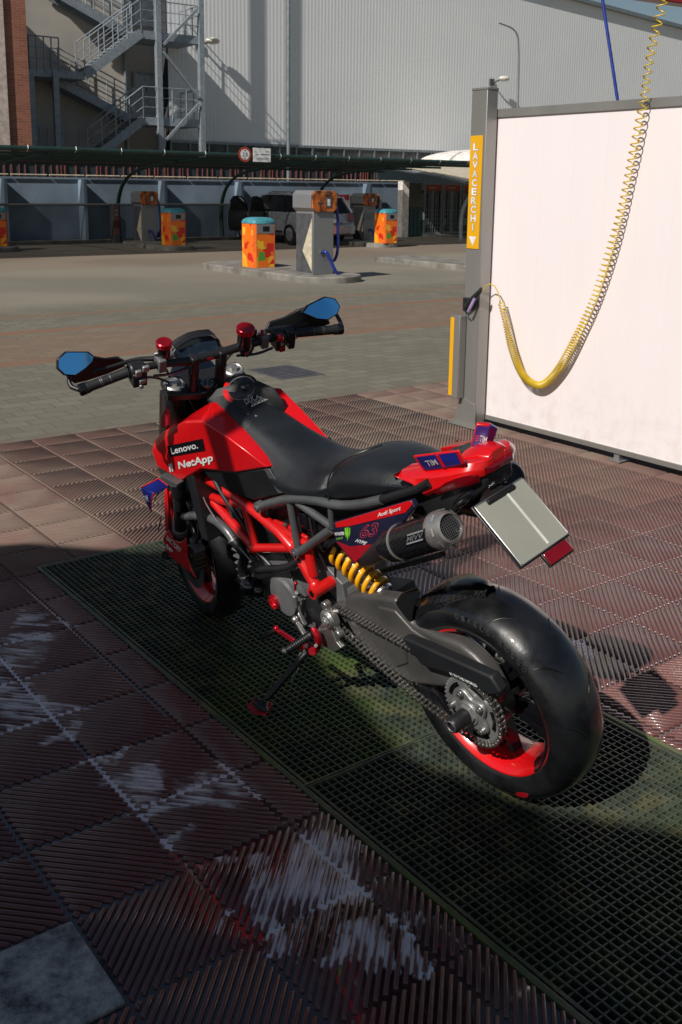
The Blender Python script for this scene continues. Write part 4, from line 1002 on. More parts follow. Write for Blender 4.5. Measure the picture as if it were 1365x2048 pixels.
# rear hugger
def hugger(m):
    secs = []
    for k in range(15):
        a = radians(24 + (93 - 24) * k / 14); r = .329 + (.003 * (k - 11) if k > 11 else 0); w = .082 if k < 9 else .082 - .012*(k - 9)
        c = Vector((cos(a)*r, 0, .318 + sin(a)*r)); rd = Vector((cos(a), 0, sin(a)))
        P = []
        for v, dr in ((-w, -.045), (-w, -.02), (-w*.75, 0), (0, .008), (w*.75, 0), (w, -.02), (w, -.045)): P.append(c + Vector((0, v, 0)) + rd*dr)
        for v, dr in ((w - .004, -.045), (w - .004, -.022), (w*.72, -.004), (0, .004), (-w*.72, -.004), (-w + .004, -.022), (-w + .004, -.045)): P.append(c + Vector((0, v, 0)) + rd*dr)
        secs.append(P)
    m.loft(secs)
hg = B_('rear_hugger', 'carbon', hugger)
B_('side_flange', 'carbon', lambda m: m.prism([(x, .096, z) for x, y, z in [[0.2928,0.1,0.5344],[0.2457,0.1,0.5958],[0.1709,0.1,0.6424],[0.1631,0.1,0.6224],[0.1982,0.1,0.5683],[0.226,0.1,0.5038],[0.2632,0.1,0.5149]]], (0, -.006, 0)), hg, bevel=.003)
p = Vector((0.243,0.1,0.533)); p.y = .0965
lettering('63', p, Vector((-.001, 0, .052)), Vector((.030, 0, -.002)) * -1, 'pink_decal', hg, bold=.03, off=.0006)
lettering('63', p, Vector((-.001, 0, .052)), Vector((.030, 0, -.002)) * -1, 'white_decal', hg, bold=.01, off=.0014)

# ---- rear shock
s0, s1 = Vector((0.628,0.045,0.627)), Vector((0.355,0.045,0.495))
sd_ = (s1 - s0).normalized()
def coil(m, a, b, R, r, turns, n=200):
    a, b = Vector(a), Vector(b); d = (b - a).normalized(); u = d.cross(Vector((0, 1, 0))).normalized(); w = d.cross(u)
    m.tube([a.lerp(b, k/n) + R*(cos(2*pi*turns*k/n)*u + sin(2*pi*turns*k/n)*w) for k in range(n+1)], r, 10)
sh_ = B_('rear_shock', 'silver', lambda m: (m.cyl(s0, s0.lerp(s1, .62), .019, 20), m.cyl(s0.lerp(s1, .5), s1, .010, 16), m.lathe(s0.lerp(s1, .84), sd_, [(0, .015), (0, .038), (.010, .036), (.018, .020), (.02, .012)], 24),
        m.bar(s1 - sd_*.035, s1 + sd_*.02, .028, .030, (0, 1, 0))), bevel=.002)
B_('spring', 'spring_yellow', lambda m: coil(m, s0.lerp(s1, .13), s0.lerp(s1, .85), .0365, .0085, 7.2), sh_)
B_('top_mount', 'gloss_black', lambda m: m.lathe(s0 - sd_*.02, sd_, [(0, .01), (0, .028), (.03, .030), (.036, .036), (.046, .034), (.046, .02)], 24), sh_)

# ---- trellis frame
T_ = .018
fr_t = [[[1.22,0.1,0.7259],[0.9604,0.115,0.704],[0.7121,0.125,0.6314],[0.6266,0.125,0.5043]],[[1.2216,0.1,0.6479],[0.9639,0.12,0.5407]],[[1.2135,0.1,0.6521],[1.0915,0.11,0.6679],[0.9406,0.115,0.6944]],[[1.22,0.1,0.7259],[1.2226,0.1,0.6537]],[[0.9649,0.115,0.6915],[0.9357,0.125,0.5521]],[[0.9499,0.125,0.5359],[0.6702,0.125,0.6246]],[[0.8543,0.1,0.65],[0.7063,0.11,0.653],[0.6317,0.115,0.6425]],[[0.6345,0.115,0.6416],[0.6337,0.12,0.5359]],[[1.221,0.09,0.6294],[1.1036,0.09,0.5624]]]
def frame_side(m):
    for P, r in zip(fr_t, (.0175, .0165, .015, .013, .013, .0155, .013, .017, .014)): m.tube(P, r, 14, 1)
    m.ball(fr_t[0][-1], .021, 8); m.ball(fr_t[5][0], .019, 8); m.ball(fr_t[0][0], .018, 8)
frl = B_('trellis_frame', 'frame_red', frame_side)
B_('trellis_frame', 'frame_red', lambda m: (frame_side(m), m.v.__setitem__(slice(None), [(x, -y, z) for x, y, z in m.v])))
B_('cross_tube', 'frame_red', lambda m: m.tube([(0.611,0.155,0.493), Vector((0.611,0.155,0.493)) + Vector((0, -.085, 0))], .0205, 20))
B_('tube_bore', 'pit_black', lambda m: m.cyl(Vector((0.611,0.155,0.493)) + Vector((0,.0004,0)), Vector((0.611,0.155,0.493)) + Vector((0,.0012,0)), .0115, 16))
B_('cross_tube', 'frame_grey', lambda m: m.tube([Vector((0.611,0.155,0.493)) + Vector((0, -.084, 0)), Vector((0.611,0.155,0.493)) + Vector((0, -.30, 0))], .0185, 20))
B_('gusset', 'frame_red', lambda m: m.prism([(x, .118, z) for x, y, z in [[0.8064,0.118,0.6818],[0.7258,0.118,0.6836],[0.6351,0.118,0.6697],[0.6329,0.118,0.6257],[0.6895,0.118,0.5894],[0.7579,0.118,0.6228]]], (0, -.012, 0)), bevel=.003)
B_('frame_bolt', 'steel', lambda m: m.cyl((0.7279, .118, 0.6899), (0.7279, .128, 0.6899), .007, 6), bevel=.001)
# grey rear subframe
sb_t = [[[0.8358,0.135,0.7309],[0.7562,0.135,0.7672],[0.6624,0.132,0.8053],[0.5332,0.13,0.8359],[0.4295,0.128,0.8435],[0.3293,0.125,0.8713],[0.2229,0.12,0.9152]],[[0.6613,0.13,0.7926],[0.6723,0.13,0.6138]],[[0.6218,0.128,0.799],[0.4762,0.125,0.7591]],[[0.4786,0.125,0.7499],[0.6641,0.132,0.6156]],[[0.4621,0.125,0.8281],[0.4751,0.125,0.7543]]]
def sub_side(m):
    for P, r in zip(sb_t, (.0145, .0125, .0125, .0145, .010)): m.tube(P, r, 14, 1)
    m.cyl(Vector(sb_t[1][1]) + Vector((0, -.01, 0)), Vector(sb_t[1][1]) + Vector((0, .018, 0)), .018, 18)
    m.cyl(Vector(sb_t[0][0]) + Vector((0, -.01, 0)), Vector(sb_t[0][0]) + Vector((0, .012, 0)), .019, 18)
B_('subframe', 'frame_grey', sub_side)
B_('subframe', 'frame_grey', lambda m: (sub_side(m), m.v.__setitem__(slice(None), [(x, -y, z) for x, y, z in m.v])))
B_('subframe_extension', 'satin_black', lambda m: m.tube([[0.2272,0.12,0.914],[0.0711,0.12,0.9867],[0.0234,0.12,1.0176]], .0125, 12))
B_('subframe_bolt', 'steel', lambda m: (m.cyl(Vector(sb_t[1][1]) + Vector((0, .018, 0)), Vector(sb_t[1][1]) + Vector((0, .024, 0)), .010, 6), m.cyl(Vector(sb_t[0][0]) + Vector((0, .012, 0)), Vector(sb_t[0][0]) + Vector((0, .018, 0)), .011, 6)), bevel=.001)

# ---- tank
tv = [Vector(v) for v in [(1.068,0.09,1.037),(1.003,0.175,1.015),(1.135,0.165,0.985),(1.32,0.165,0.908),(1.368,0.18,0.869),(1.404,0.185,0.82),(1.404,0.178,0.757),(1.274,0.165,0.726),(1.114,0.162,0.81),(0.914,0.15,0.841),(0.741,0.137,0.895),(0.78,0.13,0.917),(0.97,0.095,0.997),(0.894,0.158,0.971)]]
tin = [v + Vector((0, -.03, -.008)) for v in tv]
def tank_side(m):
    A, K, K2, Bq, B1, Cq, D, E_, F_, G, H_, I, J, Mq = range(14)
    fs = [(A, K2, K), (A, Bq, K2), (K2, Bq, B1, Cq), (K2, Cq, D, K), (K, D, E_, F_), (K, F_, Mq), (Mq, F_, G), (Mq, G, H_), (A, K, J), (J, K, Mq), (J, Mq, I), (I, Mq, H_)]
    m.add(tv, fs)
    edge = [A, Bq, B1, Cq, D, E_, F_, G, H_, I, J]
    m.v += [tuple(v) for v in tin]
    for i in range(len(edge)): a, b = edge[i], edge[(i+1) % len(edge)]; m.f.append((a, b, b + 14, a + 14)); m.m.append(0)
tl, tr = both(tank_side, 'tank_panel', 'red_paint', bevel=.006, seg=3, angle=25)
for v in tr.data.vertices: v.co.y *= .86; v.co.z -= .006
def onface(tok): return Vector(tok)
a_, b_2, c_2 = Vector((1.279,0.18,0.868)), Vector((1.036,0.17,0.944)), Vector((1.289,0.176,0.821))
fn = (b_2 - a_).cross(c_2 - a_).normalized(); fn = fn if fn.y > 0 else -fn
B_('badge', 'gloss_black', lambda m: m.prism([a_ + fn*.0006, b_2 + fn*.0006, b_2 + (c_2 - a_) + fn*.0006, c_2 + fn*.0006], fn*.0012), tl, smooth=False)
p = Vector((1.265,0.176,0.838)) + fn*.0022; q = Vector((1.078,0.169,0.9)) + fn*.0022; r = Vector((1.258,0.179,0.868)) + fn*.0022
lettering('Lenovo.', p, q - p, (r - p)*.92, 'white_decal', tl, bold=.018)
p = Vector((1.256,0.169,0.771)) + fn*.001; q = Vector((1.015,0.159,0.855)) + fn*.001; r = Vector((1.244,0.172,0.81)) + fn*.001
lettering('NetApp', p, (q - p)*.98, (r - p)*1.05, 'white_decal', tl, bold=.03)
p2_ = Vector((1.324,0.172,0.752)) + fn*.001; w_ = (q - p).normalized() * .028; h_ = (r - p) * .9
B_('logo', 'white_decal', lambda m: (m.prism([p2_, p2_ + w_*.36, p2_ + w_*.36 + h_*.62, p2_ + w_*.66 + h_*.62, p2_ + w_*.66, p2_ + w_, p2_ + w_ + h_, p2_ + h_], fn*.0008)), tl, smooth=False)
# tank core, cap and seat
def bodysec(x, zt, wt, wb, zb, dz=.0):
    H = [(0, zt), (wt*.55, zt - .003), (wt*.9, zt - .014), (wt*1.12, zt - .045), (wb*1.02, (zt*.45 + zb*.55)), (wb, zb)]
    return [Vector((x, -y, z)) for y, z in reversed(H)] + [Vector((x, y, z)) for y, z in H[1:]] + [Vector((x, wb*.6, zb - .01)), Vector((x, -wb*.6, zb - .01))]
st = [(1.17, .99, .055, .07, .93), (1.10, 1.035, .075, .09, .93), (1.0, 1.04, .082, .095, .93), (.93, .995, .085, .105, .92), (.87, .978, .086, .118, .90), (.80, .953, .090, .128, .86), (.74, .932, .10, .136, .815), (.68, .915, .108, .140, .805), (.60, .908, .112, .138, .815), (.52, .922, .112, .134, .835), (.455, .942, .112, .132, .852)]
B_('seat', 'seat_vinyl', lambda m: m.loft([bodysec(*q) for q in st]), subsurf=2, angle=180)
seat = bike.children[-1]
st2 = [(.462, .935, .106, .130, .852), (.452, .958, .112, .132, .854), (.40, .978, .116, .131, .866), (.33, .994, .115, .128, .888), (.25, 1.003, .108, .122, .915), (.17, 1.004, .095, .108, .940), (.10, .998, .075, .088, .962), (.06, .985, .055, .065, .965)]
B_('pillion_seat', 'seat_vinyl', lambda m: m.loft([bodysec(*q) for q in st2]), subsurf=2, angle=180)
pil = bike.children[-1]
def seam(m):
    P = [(.452, .134, .858), (.452, .128, .91), (.445, .110, .945), (.40, .085, .985), (.35, .05, 1.003), (.335, 0, 1.004)]
    m.tube(P, .0028, 6, 2)
B_('piping', 'satin_black', seam, pil)
cap = [[0.9301,0.045,0.9939],[0.9139,-0.01,0.9645],[0.916,-0.07,0.9711],[0.91,-0.085,1.0078],[0.937,-0.078,1.0505],[0.9958,-0.06,1.0725],[1.0416,0.0,1.0764],[1.0897,0.05,1.0653],[1.1049,0.082,1.0367],[1.0392,0.08,1.019]]
def capf(m):
    P = [Vector(p) for p in cap]; c = sum(P, Vector()) / len(P) + Vector((.0, 0, .018)); n_ = len(P)
    inn = [p.lerp(c, .35) + Vector((0, 0, .006)) for p in P]; low = [p + Vector((0, 0, -.05)) for p in P]
    m.add(low + P + inn + [c], [(i, (i+1) % n_, n_ + (i+1) % n_, n_ + i) for i in range(n_)] + [(n_ + i, n_ + (i+1) % n_, 2*n_ + (i+1) % n_, 2*n_ + i) for i in range(n_)] + [(2*n_ + i, 2*n_ + (i+1) % n_, 3*n_) for i in range(n_)])
cp_ = B_('tank_cover', 'plastic_black', capf, bevel=.004, seg=3, angle=30)
B_('trim_strip', 'dull_silver', lambda m: m.bar(Vector((0.919,0.028,0.988)) + Vector((0,0,.004)), Vector((0.915,-0.005,0.966)) + Vector((0,0,.004)), .012, .006), cp_, bevel=.001)
fc = Vector((1.021,-0.007,1.057)); FN = Vector((-0.001,0.001,0.002)).normalized(); FN = FN if FN.z > 0 else -FN
fc -= FN * .006
fl = B_('filler_cap', 'gloss_black', lambda m: m.lathe(fc, FN, [(0, .058), (.008, .057), (.010, .05), (.011, .0)], 32), cp_)
B_('cap_ring', 'dull_silver', lambda m: m.lathe(fc + FN*.0105, FN, [(0, .044), (.002, .046), (0, .048)], 32), fl)
B_('cap_lever', 'dull_silver', lambda m: (m.bar(fc + Vector((-.03, .01, .0135)), fc + Vector((.03, -.012, .0135)), .012, .004), m.bar(fc + Vector((-.022, -.016, .0135)), fc + Vector((.02, .02, .0135)), .006, .003)), fl, bevel=.001)
B_('red_sector', 'red_paint', lambda m: m.lathe(fc + FN*.0005, FN, [(0, .066), (.0105, .063), (.0125, .046)], 12, a0=radians(60), a1=radians(150)), fl)
p, q, r = Vector((0.954,0.031,1.021)), Vector((0.958,-0.07,1.014)), Vector((0.973,0.024,1.035))
up3 = Vector((0, 0, .003)); q += Vector((0, 0, .007)); p += Vector((0, 0, .001)); dirq = (q - p); upq = (r - p)
for d_, s_, t_ in ((Vector((0,0,.0)), .021, 'DUCABIKE'),):
    lettering(t_, p + up3*.6, dirq, upq, 'white_decal', cp_, bold=.0, off=.003)
lettering('#1 IN THE WORLD', p + dirq*.15 - upq*.75 + up3*.6, dirq*.72, upq*.35, 'white_decal', cp_, bold=.0, off=.003)
B_('stripe', 'white_decal', lambda m: (m.bar(p + dirq*.2 - upq*.22 + up3*1.2, p + dirq*.85 - upq*.22 + up3*1.2, .0016, .001), m.bar(p + dirq*.2 + upq*1.3 + up3*1.2, p + dirq*.8 + upq*1.3 + up3*1.2, .0016, .001)), cp_, smooth=False)
# black panel under the red one
und = [[1.1362,0.15,0.8014],[0.9272,0.142,0.8357],[0.7494,0.132,0.8887],[0.7267,0.132,0.87],[0.6912,0.128,0.8114],[0.8843,0.125,0.735],[1.0208,0.125,0.7264],[1.1237,0.135,0.7635]]
both(lambda m: m.prism(und, (0, -.02, 0)), 'side_cover', 'plastic_black', bevel=.006)
B_('cover_trim', 'frame_grey', lambda m: m.prism([Vector(v) + Vector((0, .003, 0)) for v in [[0.7621,0.132,0.8822],[0.7329,0.132,0.891],[0.6803,0.132,0.8213],[0.7118,0.132,0.8113]]], (0, -.004, 0)), bevel=.001)
# dark inner mass: airbox, battery tray, radiator
B_('airbox', 'satin_black', lambda m: (m.loft([[(x, w, z0), (x, w, z1), (x, w*.6, z1 + .03), (x, -w*.6, z1 + .03), (x, -w, z1), (x, -w, z0)] for x, w, z0, z1 in ((1.22, .06, .72, .93), (1.1, .085, .66, .93), (.95, .09, .62, .90), (.8, .09, .62, .86), (.62, .09, .66, .80), (.5, .085, .70, .83), (.3, .08, .80, .88), (.1, .06, .90, .95))])), bevel=.01)
B_('radiator', 'satin_black', lambda m: (m.box((1.19, -.16, .50), (1.24, .16, .80)), m.box((1.24, -.13, .56), (1.30, .13, .72))), bevel=.006)
B_('electrics_tray', 'satin_black', lambda m: (m.box((.55, -.06, .56), (.74, .07, .68)), m.box((.80, -.07, .50), (1.16, .06, .72)), m.cyl((.70, .02, .62), (.70, .09, .62), .03, 16), m.tube([(.8, .07, .6), (.74, .09, .66), (.66, .085, .63), (.62, .09, .7)], .006, 8, 2)), bevel=.01)
B_('cable', 'satin_black', lambda m: (m.tube([(.95, .085, .66), (.87, .1, .60), (.8, .09, .62), (.76, .08, .7)], .005, 6, 2), m.tube([(1.0, .07, .7), (.9, .095, .64), (.82, .08, .56), (.8, .07, .5)], .007, 6, 2)))

# ---- engine
ec = Vector((0.834,0.135,0.382))
def fins(m):
    for k in range(6): z = .30 + k*.028; m.box((1.05 + k*.0, -.09, z), (1.17, .09, z + .008))
    for k in range(5): m.box((.72, -.085, .60 + k*.02), (.88, .078, .607 + k*.02))
en = B_('engine', 'cast_grey', lambda m: (
    m.loft([[(.56, y, .30), (.56, y, .50), (.66, y, .56), (.78, y, .54), (.93, y, .44), (.97, y, .33), (.90, y, .25), (.68, y, .24)] for y in (-.12, .07)]),
    m.loft([[(1.02 + a, y, .33 + b) for a, b in ((-.12, -.07), (.12, -.02), (.12, .12), (-.12, .10))] for y in (-.085, .075)]),
    fins(m), m.loft([[(.80 + a, y, .60 + b) for a, b in ((-.07, -.12), (.07, -.1), (.05, .10), (-.09, .08))] for y in (-.08, .07)])), bevel=.012, seg=3)
B_('alternator_cover', 'cast_grey', lambda m: m.lathe(ec + Vector((0, -.075, 0)), (0, 1, 0), [(0, .098), (.035, .097), (.040, .086), (.052, .084), (.057, .070), (.067, .067), (.072, .03), (.073, 0)], 56), en)
B_('inspection_cap', 'red_anodised', lambda m: m.lathe(Vector((0.881,0.14,0.353)) + Vector((0, -.015, 0)), (0, 1, 0), [(0, .026), (.016, .026), (.018, .022), (.013, .021), (.013, 0)], 32), en)
B_('cap_bar', 'red_anodised', lambda m: m.bar(Vector((0.899,0.14,0.361)), Vector((0.864,0.14,0.346)), .007, .008), en, bevel=.001)
B_('cover_bolt', 'steel', lambda m: [m.cyl(ec + Vector((.091*cos(t), -.04, .091*sin(t))), ec + Vector((.091*cos(t), -.030, .091*sin(t))), .006, 8) for t in [radians(20 + 51*k) for k in range(7)]], en)
def fins(m):
    for k in range(6): z = .30 + k*.028; m.box((1.05 + k*.0, -.09, z), (1.17, .09, z + .008))
    for k in range(5): m.box((.72, -.085, .60 + k*.02), (.88, .078, .607 + k*.02))
B_('timing_cover', 'cast_grey', lambda m: m.prism([(x, .095, z) for x, y, z in [[1.0932,0.095,0.3814],[0.9984,0.095,0.4538],[0.8884,0.095,0.523],[0.7744,0.095,0.5352],[0.7407,0.095,0.5143],[0.8104,0.095,0.4621],[1.0109,0.095,0.3728],[1.0799,0.095,0.3488]]], (0, -.03, 0)), en, bevel=.006)
B_('ribbed_hose', 'satin_black', lambda m: m.tube([[0.9522,0.13,0.4495],[0.901,0.13,0.4727],[0.8067,0.13,0.5046],[0.7277,0.13,0.5424],[0.6671,0.13,0.5882]], .0135, 12, 2), en)
B_('water_pump', 'gloss_black', lambda m: (m.ball((1.045,0.12,0.35), .035, 10), m.ball((0.985,0.12,0.351), .022, 8), m.cyl((1.097,0.12,0.377), (1.049,0.1,0.31), .026, 16)), en)
B_('radiator_hose', 'frame_grey', lambda m: m.tube([[1.4239,0.11,0.514],[1.3039,0.12,0.5572],[1.1776,0.13,0.588],[1.0957,0.135,0.5765],[1.0539,0.135,0.5397]], .0165, 14, 2), angle=180)
B_('radiator_hose', 'satin_black', lambda m: m.tube([[1.0592,0.135,0.5421],[1.0227,0.13,0.5114],[1.0155,0.125,0.4834],[1.0665,0.12,0.4279],[1.078,0.115,0.3806],[1.0667,0.11,0.3448]], .0185, 14, 2))
B_('cable_guide', 'dull_silver', lambda m: m.tube([[1.1867,0.14,0.6736],[1.1746,0.14,0.6394],[1.1174,0.14,0.5824],[1.029,0.14,0.5302],[0.96,0.14,0.4895]], .0022, 6, 2))
B_('clutch_slave', 'dull_silver', lambda m: (m.cyl((0.734,0.14,0.436), (0.743,0.14,0.389), .010, 14), m.cyl((0.752,0.12,0.427), (0.704,0.15,0.46), .007, 10), m.bar((0.757,0.13,0.404), (0.709,0.13,0.431), .012, .016), m.bar((0.711,0.13,0.439), (0.72,0.13,0.402), .010, .008)), en, bevel=.002)
B_('bleed_nipple', 'red_anodised', lambda m: (m.cyl((0.725,0.14,0.459), (0.718,0.14,0.48), .004, 8), m.ball((0.713,0.14,0.487), .007, 6)), en)
B_('gearbox_cover', 'satin_black', lambda m: m.lathe((.66, .07, .385), (0, 1, 0), [(0, .065), (.045, .06), (.055, .04), (.055, 0)], 32), en)
# cast bracket that carries the foot peg
pc = Vector((0.575,0.15,0.402))
def bracket(m):
    m.lathe(pc + Vector((0, -.03, 0)), (0, 1, 0), [(0, .036), (.022, .034), (.028, .026), (.030, .024), (.030, .014), (.024, .012)], 36)
    for (x, y) in ((647, 1215), (673, 1271), (630, 1262)):
        pass
    for e in [[0.5827,0.145,0.4502],[0.5412,0.145,0.359],[0.6401,0.145,0.3265]]: m.bar(pc + Vector((0, -.02, 0)), Vector(e) + Vector((0, -.018, 0)), .026, .016, (0, 1, 0)); m.cyl(Vector(e) + Vector((0, -.028, 0)), Vector(e) + Vector((0, -.004, 0)), .014, 18)
    m.prism([(x, .138, z) for x, y, z in [[0.6558,0.14,0.3288],[0.5721,0.14,0.3755],[0.5559,0.14,0.3257],[0.5351,0.14,0.3118],[0.5791,0.14,0.2762],[0.6497,0.14,0.2773]]], (0, -.018, 0))
ft = B_('peg_bracket', 'silver', bracket, bevel=.004, seg=3)
B_('pivot_bolt', 'dull_silver', lambda m: (m.cyl(pc + Vector((0, -.01, 0)), pc + Vector((0, .004, 0)), .016, 6), m.cyl(pc + Vector((0, -.01, 0)), pc + Vector((0, .006, 0)), .009, 16)), ft, bevel=.001)
B_('peg_hanger', 'silver', lambda m: (m.bar((0.745,0.15,0.342), (0.673,0.17,0.32), .016, .014), m.ball((0.739,0.155,0.349), .013, 8), m.bar((0.733,0.14,0.37), (0.707,0.14,0.331), .014, .012)), ft, bevel=.003)
def peg(m):
    a, b = Vector((0.643,0.17,0.336)), Vector((0.673,0.255,0.312)); m.tube([a, a.lerp(b, .97), b], [.0135, .0125, .009], 12)
    for k in range(9): c = a.lerp(b, .12 + .08*k); m.lathe(c, b - a, [(-.002, .0125), (0, .0155), (.002, .0125)], 12)
fp = B_('foot_peg', 'satin_black', peg)
B_('peg_end', 'silver', lambda m: m.lathe((0.676,0.255,0.311), Vector((0.676,0.255,0.311)) - Vector((0.643,0.17,0.336)), [(-.008, .011), (.004, .0125), (.010, .008), (.011, 0)], 16), fp)
B_('shift_lever', 'red_anodised', lambda m: (m.bar((0.818,0.19,0.302), (0.693,0.19,0.292), .016, .010), m.ball((0.811,0.19,0.305), .011, 6), m.bar((0.784,0.195,0.309), (0.705,0.195,0.304), .007, .012)), bevel=.003)
sv = bike.children[-1]
B_('shift_toe_peg', 'grip_rubber', lambda m: m.tube([(0.812,0.195,0.3), (0.818,0.225,0.297), (0.814,0.25,0.301)], [.006, .009, .007], 10), sv)
B_('rearset_plate', 'red_anodised', lambda m: (m.tube([[0.6305,0.165,0.3646],[0.6148,0.165,0.3482],[0.6118,0.165,0.3229],[0.6268,0.165,0.2881],[0.667,0.165,0.2557]], [.010, .012, .013, .012, .009], 10, 1), m.tube([[0.7199,0.165,0.2549],[0.6824,0.165,0.2745],[0.6449,0.165,0.2786]], .010, 10, 1), m.cyl((0.702,0.14,0.232), (0.638,0.18,0.282), .013, 14)))
B_('rearset_bolt', 'silver', lambda m: (m.cyl((0.642,0.16,0.29), (0.603,0.185,0.321), .006, 8), m.cyl((0.699,0.16,0.264), (0.659,0.185,0.296), .006, 8), m.cyl((0.719,0.16,0.235), (0.686,0.18,0.26), .006, 8)))
# kickstand
kf = Vector([0.7878,0.3219,0.0908]); k0 = Vector((0.738,0.13,0.215))
ks = B_('kickstand', 'satin_black', lambda m: (m.tube([k0, k0.lerp(kf, .3), k0.lerp(kf, .75), kf.lerp(k0, .12)], [.011, .012, .0115, .010], 10), m.tube([k0.lerp(kf, .62) + Vector((.0, .0, .0)), k0.lerp(kf, .66) + Vector((.05, .03, .0)), k0.lerp(kf, .72) + Vector((.05, .03, -.005)), k0.lerp(kf, .73)], .0035, 6, 2)))
B_('stand_spring', 'dull_silver', lambda m: (coil(m, (0.755,0.15,0.207), (0.757,0.19,0.152), .006, .0018, 16), m.tube([(0.757,0.19,0.152), (0.763,0.21,0.122)], .002, 6)), ks)
B_('stand_foot', 'satin_black', lambda m: m.loft([[kf + Vector((a, b*.8, c)) for a, b, c in ((-.045, .01, -.006), (-.01, .03, -.006), (.04, .02, -.006), (.05, -.01, -.006), (-.01, -.03, -.006))], [kf + Vector((a, b*.7, c)) for a, b, c in ((-.035, .01, .008), (-.01, .022, .009), (.03, .015, .008), (.035, -.01, .008), (-.01, -.022, .01))]]), ks, bevel=.003)
B_('foot_plate', 'red_anodised', lambda m: m.loft([[kf + Vector((a, b, c)) for a, b, c in ((-.045, .02, -.016), (.0, .045, -.018), (.05, .03, -.018), (.055, -.01, -.012), (-.02, -.03, -.010))], [kf + Vector((a, b, c + .009)) for a, b, c in ((-.045, .02, -.016), (.0, .045, -.018), (.05, .03, -.018), (.055, -.01, -.012), (-.02, -.03, -.010))]]), ks, bevel=.003)

# ---- tail
def tail_side(m, s_=1):
    pass
tl_ = [[[0.1069,0.105,0.994],[0.0899,0.108,1.0171],[0.0484,0.108,1.0416],[-0.0512,0.104,1.0805],[-0.1148,0.095,1.1132],[-0.1465,0.075,1.1212]],[[0.055,0.112,0.9699],[0.0293,0.114,0.9992],[-0.0239,0.112,1.0303],[-0.0854,0.108,1.0632],[-0.1307,0.1,1.0843],[-0.1983,0.07,1.1309]],[[0.0596,0.108,0.9669],[0.023,0.108,0.9881],[-0.0331,0.106,1.0174],[-0.0935,0.102,1.0462],[-0.1409,0.09,1.073],[-0.1889,0.066,1.1007]]]
def body_t(m):
    stt = [(.155, .118, 1.0, .99), (.09, .12, 1.022, .985), (.052, .12, 1.032, .966), (.01, .117, 1.042, .990), (-.03, .111, 1.054, 1.010), (-.06, .101, 1.064, 1.022), (-.085, .088, 1.068, 1.030), (-.105, .062, 1.070, 1.038), (-.112, .045, 1.068, 1.040)]
    secs = []
    for x, w, zt, zb in stt:
        secs.append([Vector((x, y, z)) for y, z in ((w*.45, zt + .012), (w*.8, zt + .010), (w, zt - .008), (w*1.02, zb + .012), (w*.92, zb), (w*.5, zb - .002))])
    n_ = len(secs)
    m.loft(secs)
both(body_t, 'tail_fairing', 'red_paint', bevel=.003, angle=35)
B_('tail_centre', 'red_paint', lambda m: m.loft([[Vector((x, y, z)) for y, z in ((w, zt), (w*.5, zt + .012), (-w*.5, zt + .012), (-w, zt), (-w, zt - .03), (w, zt - .03))] for x, w, zt in ((-.02, .055, 1.066), (-.05, .055, 1.077), (-.08, .045, 1.084), (-.11, .035, 1.082))]), bevel=.003)
B_('tail_pad', 'seat_vinyl', lambda m: m.loft([[Vector((x, y, z)) for y, z in ((w, zt), (w*.5, zt + .004), (-w*.5, zt + .004), (-w, zt), (-w, zt - .02), (w, zt - .02))] for x, w, zt in ((.08, .072, 1.034), (.04, .070, 1.048), (.0, .055, 1.062), (-.025, .025, 1.068))]))
B_('under_tail', 'satin_black', lambda m: m.loft([[(x, w, z0), (x, w, z1), (x, -w, z1), (x, -w, z0)] for x, w, z0, z1 in ((.35, .08, .84, .90), (.15, .10, .88, .98), (.05, .10, .89, .970), (.0, .095, .91, .992), (-.06, .083, .96, 1.018), (-.105, .05, 1.0, 1.036))]), bevel=.008)
# lamps along the tail
def lens_f(m):
    st_ = [(.01, .117, .990), (-.03, .111, 1.010), (-.06, .101, 1.022), (-.085, .088, 1.030), (-.10, .072, 1.036)]
    m.loft([[(x, w*1.03 + .002, z + .004), (x, w*1.03 + .003, z + h), (x, w*1.0, z + h), (x, w*.9, z - .006), (x, w*.97, z - .008)] for (x, w, z), h in zip(st_, (.006, .019, .022, .022, .012))])
B_('indicator_lens', 'red_lens', lens_f)
B_('tail_light', 'red_lens', lambda m: m.loft([[Vector((x, y, z)) for y, z in ((w, zt), (-w, zt), (-w, zb), (w, zb))] for x, w, zt, zb in ((-.088, .068, 1.062, 1.040), (-.114, .050, 1.064, 1.042), (-.121, .035, 1.060, 1.046))]), bevel=.003)
# two winglets on the tail
def winglet(P, name, txt, par, thick):
    P = [Vector(p) for p in P]; nr = (P[1] - P[0]).cross(P[3] - P[0]).normalized()
    w = B_(name, 'red_paint', lambda m: m.prism(P, nr * -thick), par, bevel=.002)
    c = sum(P, Vector()) / 4; Q_ = [p.lerp(c, .13) + nr*.0008 for p in P]
    f = B_('blue_field', 'blue_paint', lambda m: m.prism(Q_, nr*.001), w, smooth=False)
    return w, f, Q_, nr
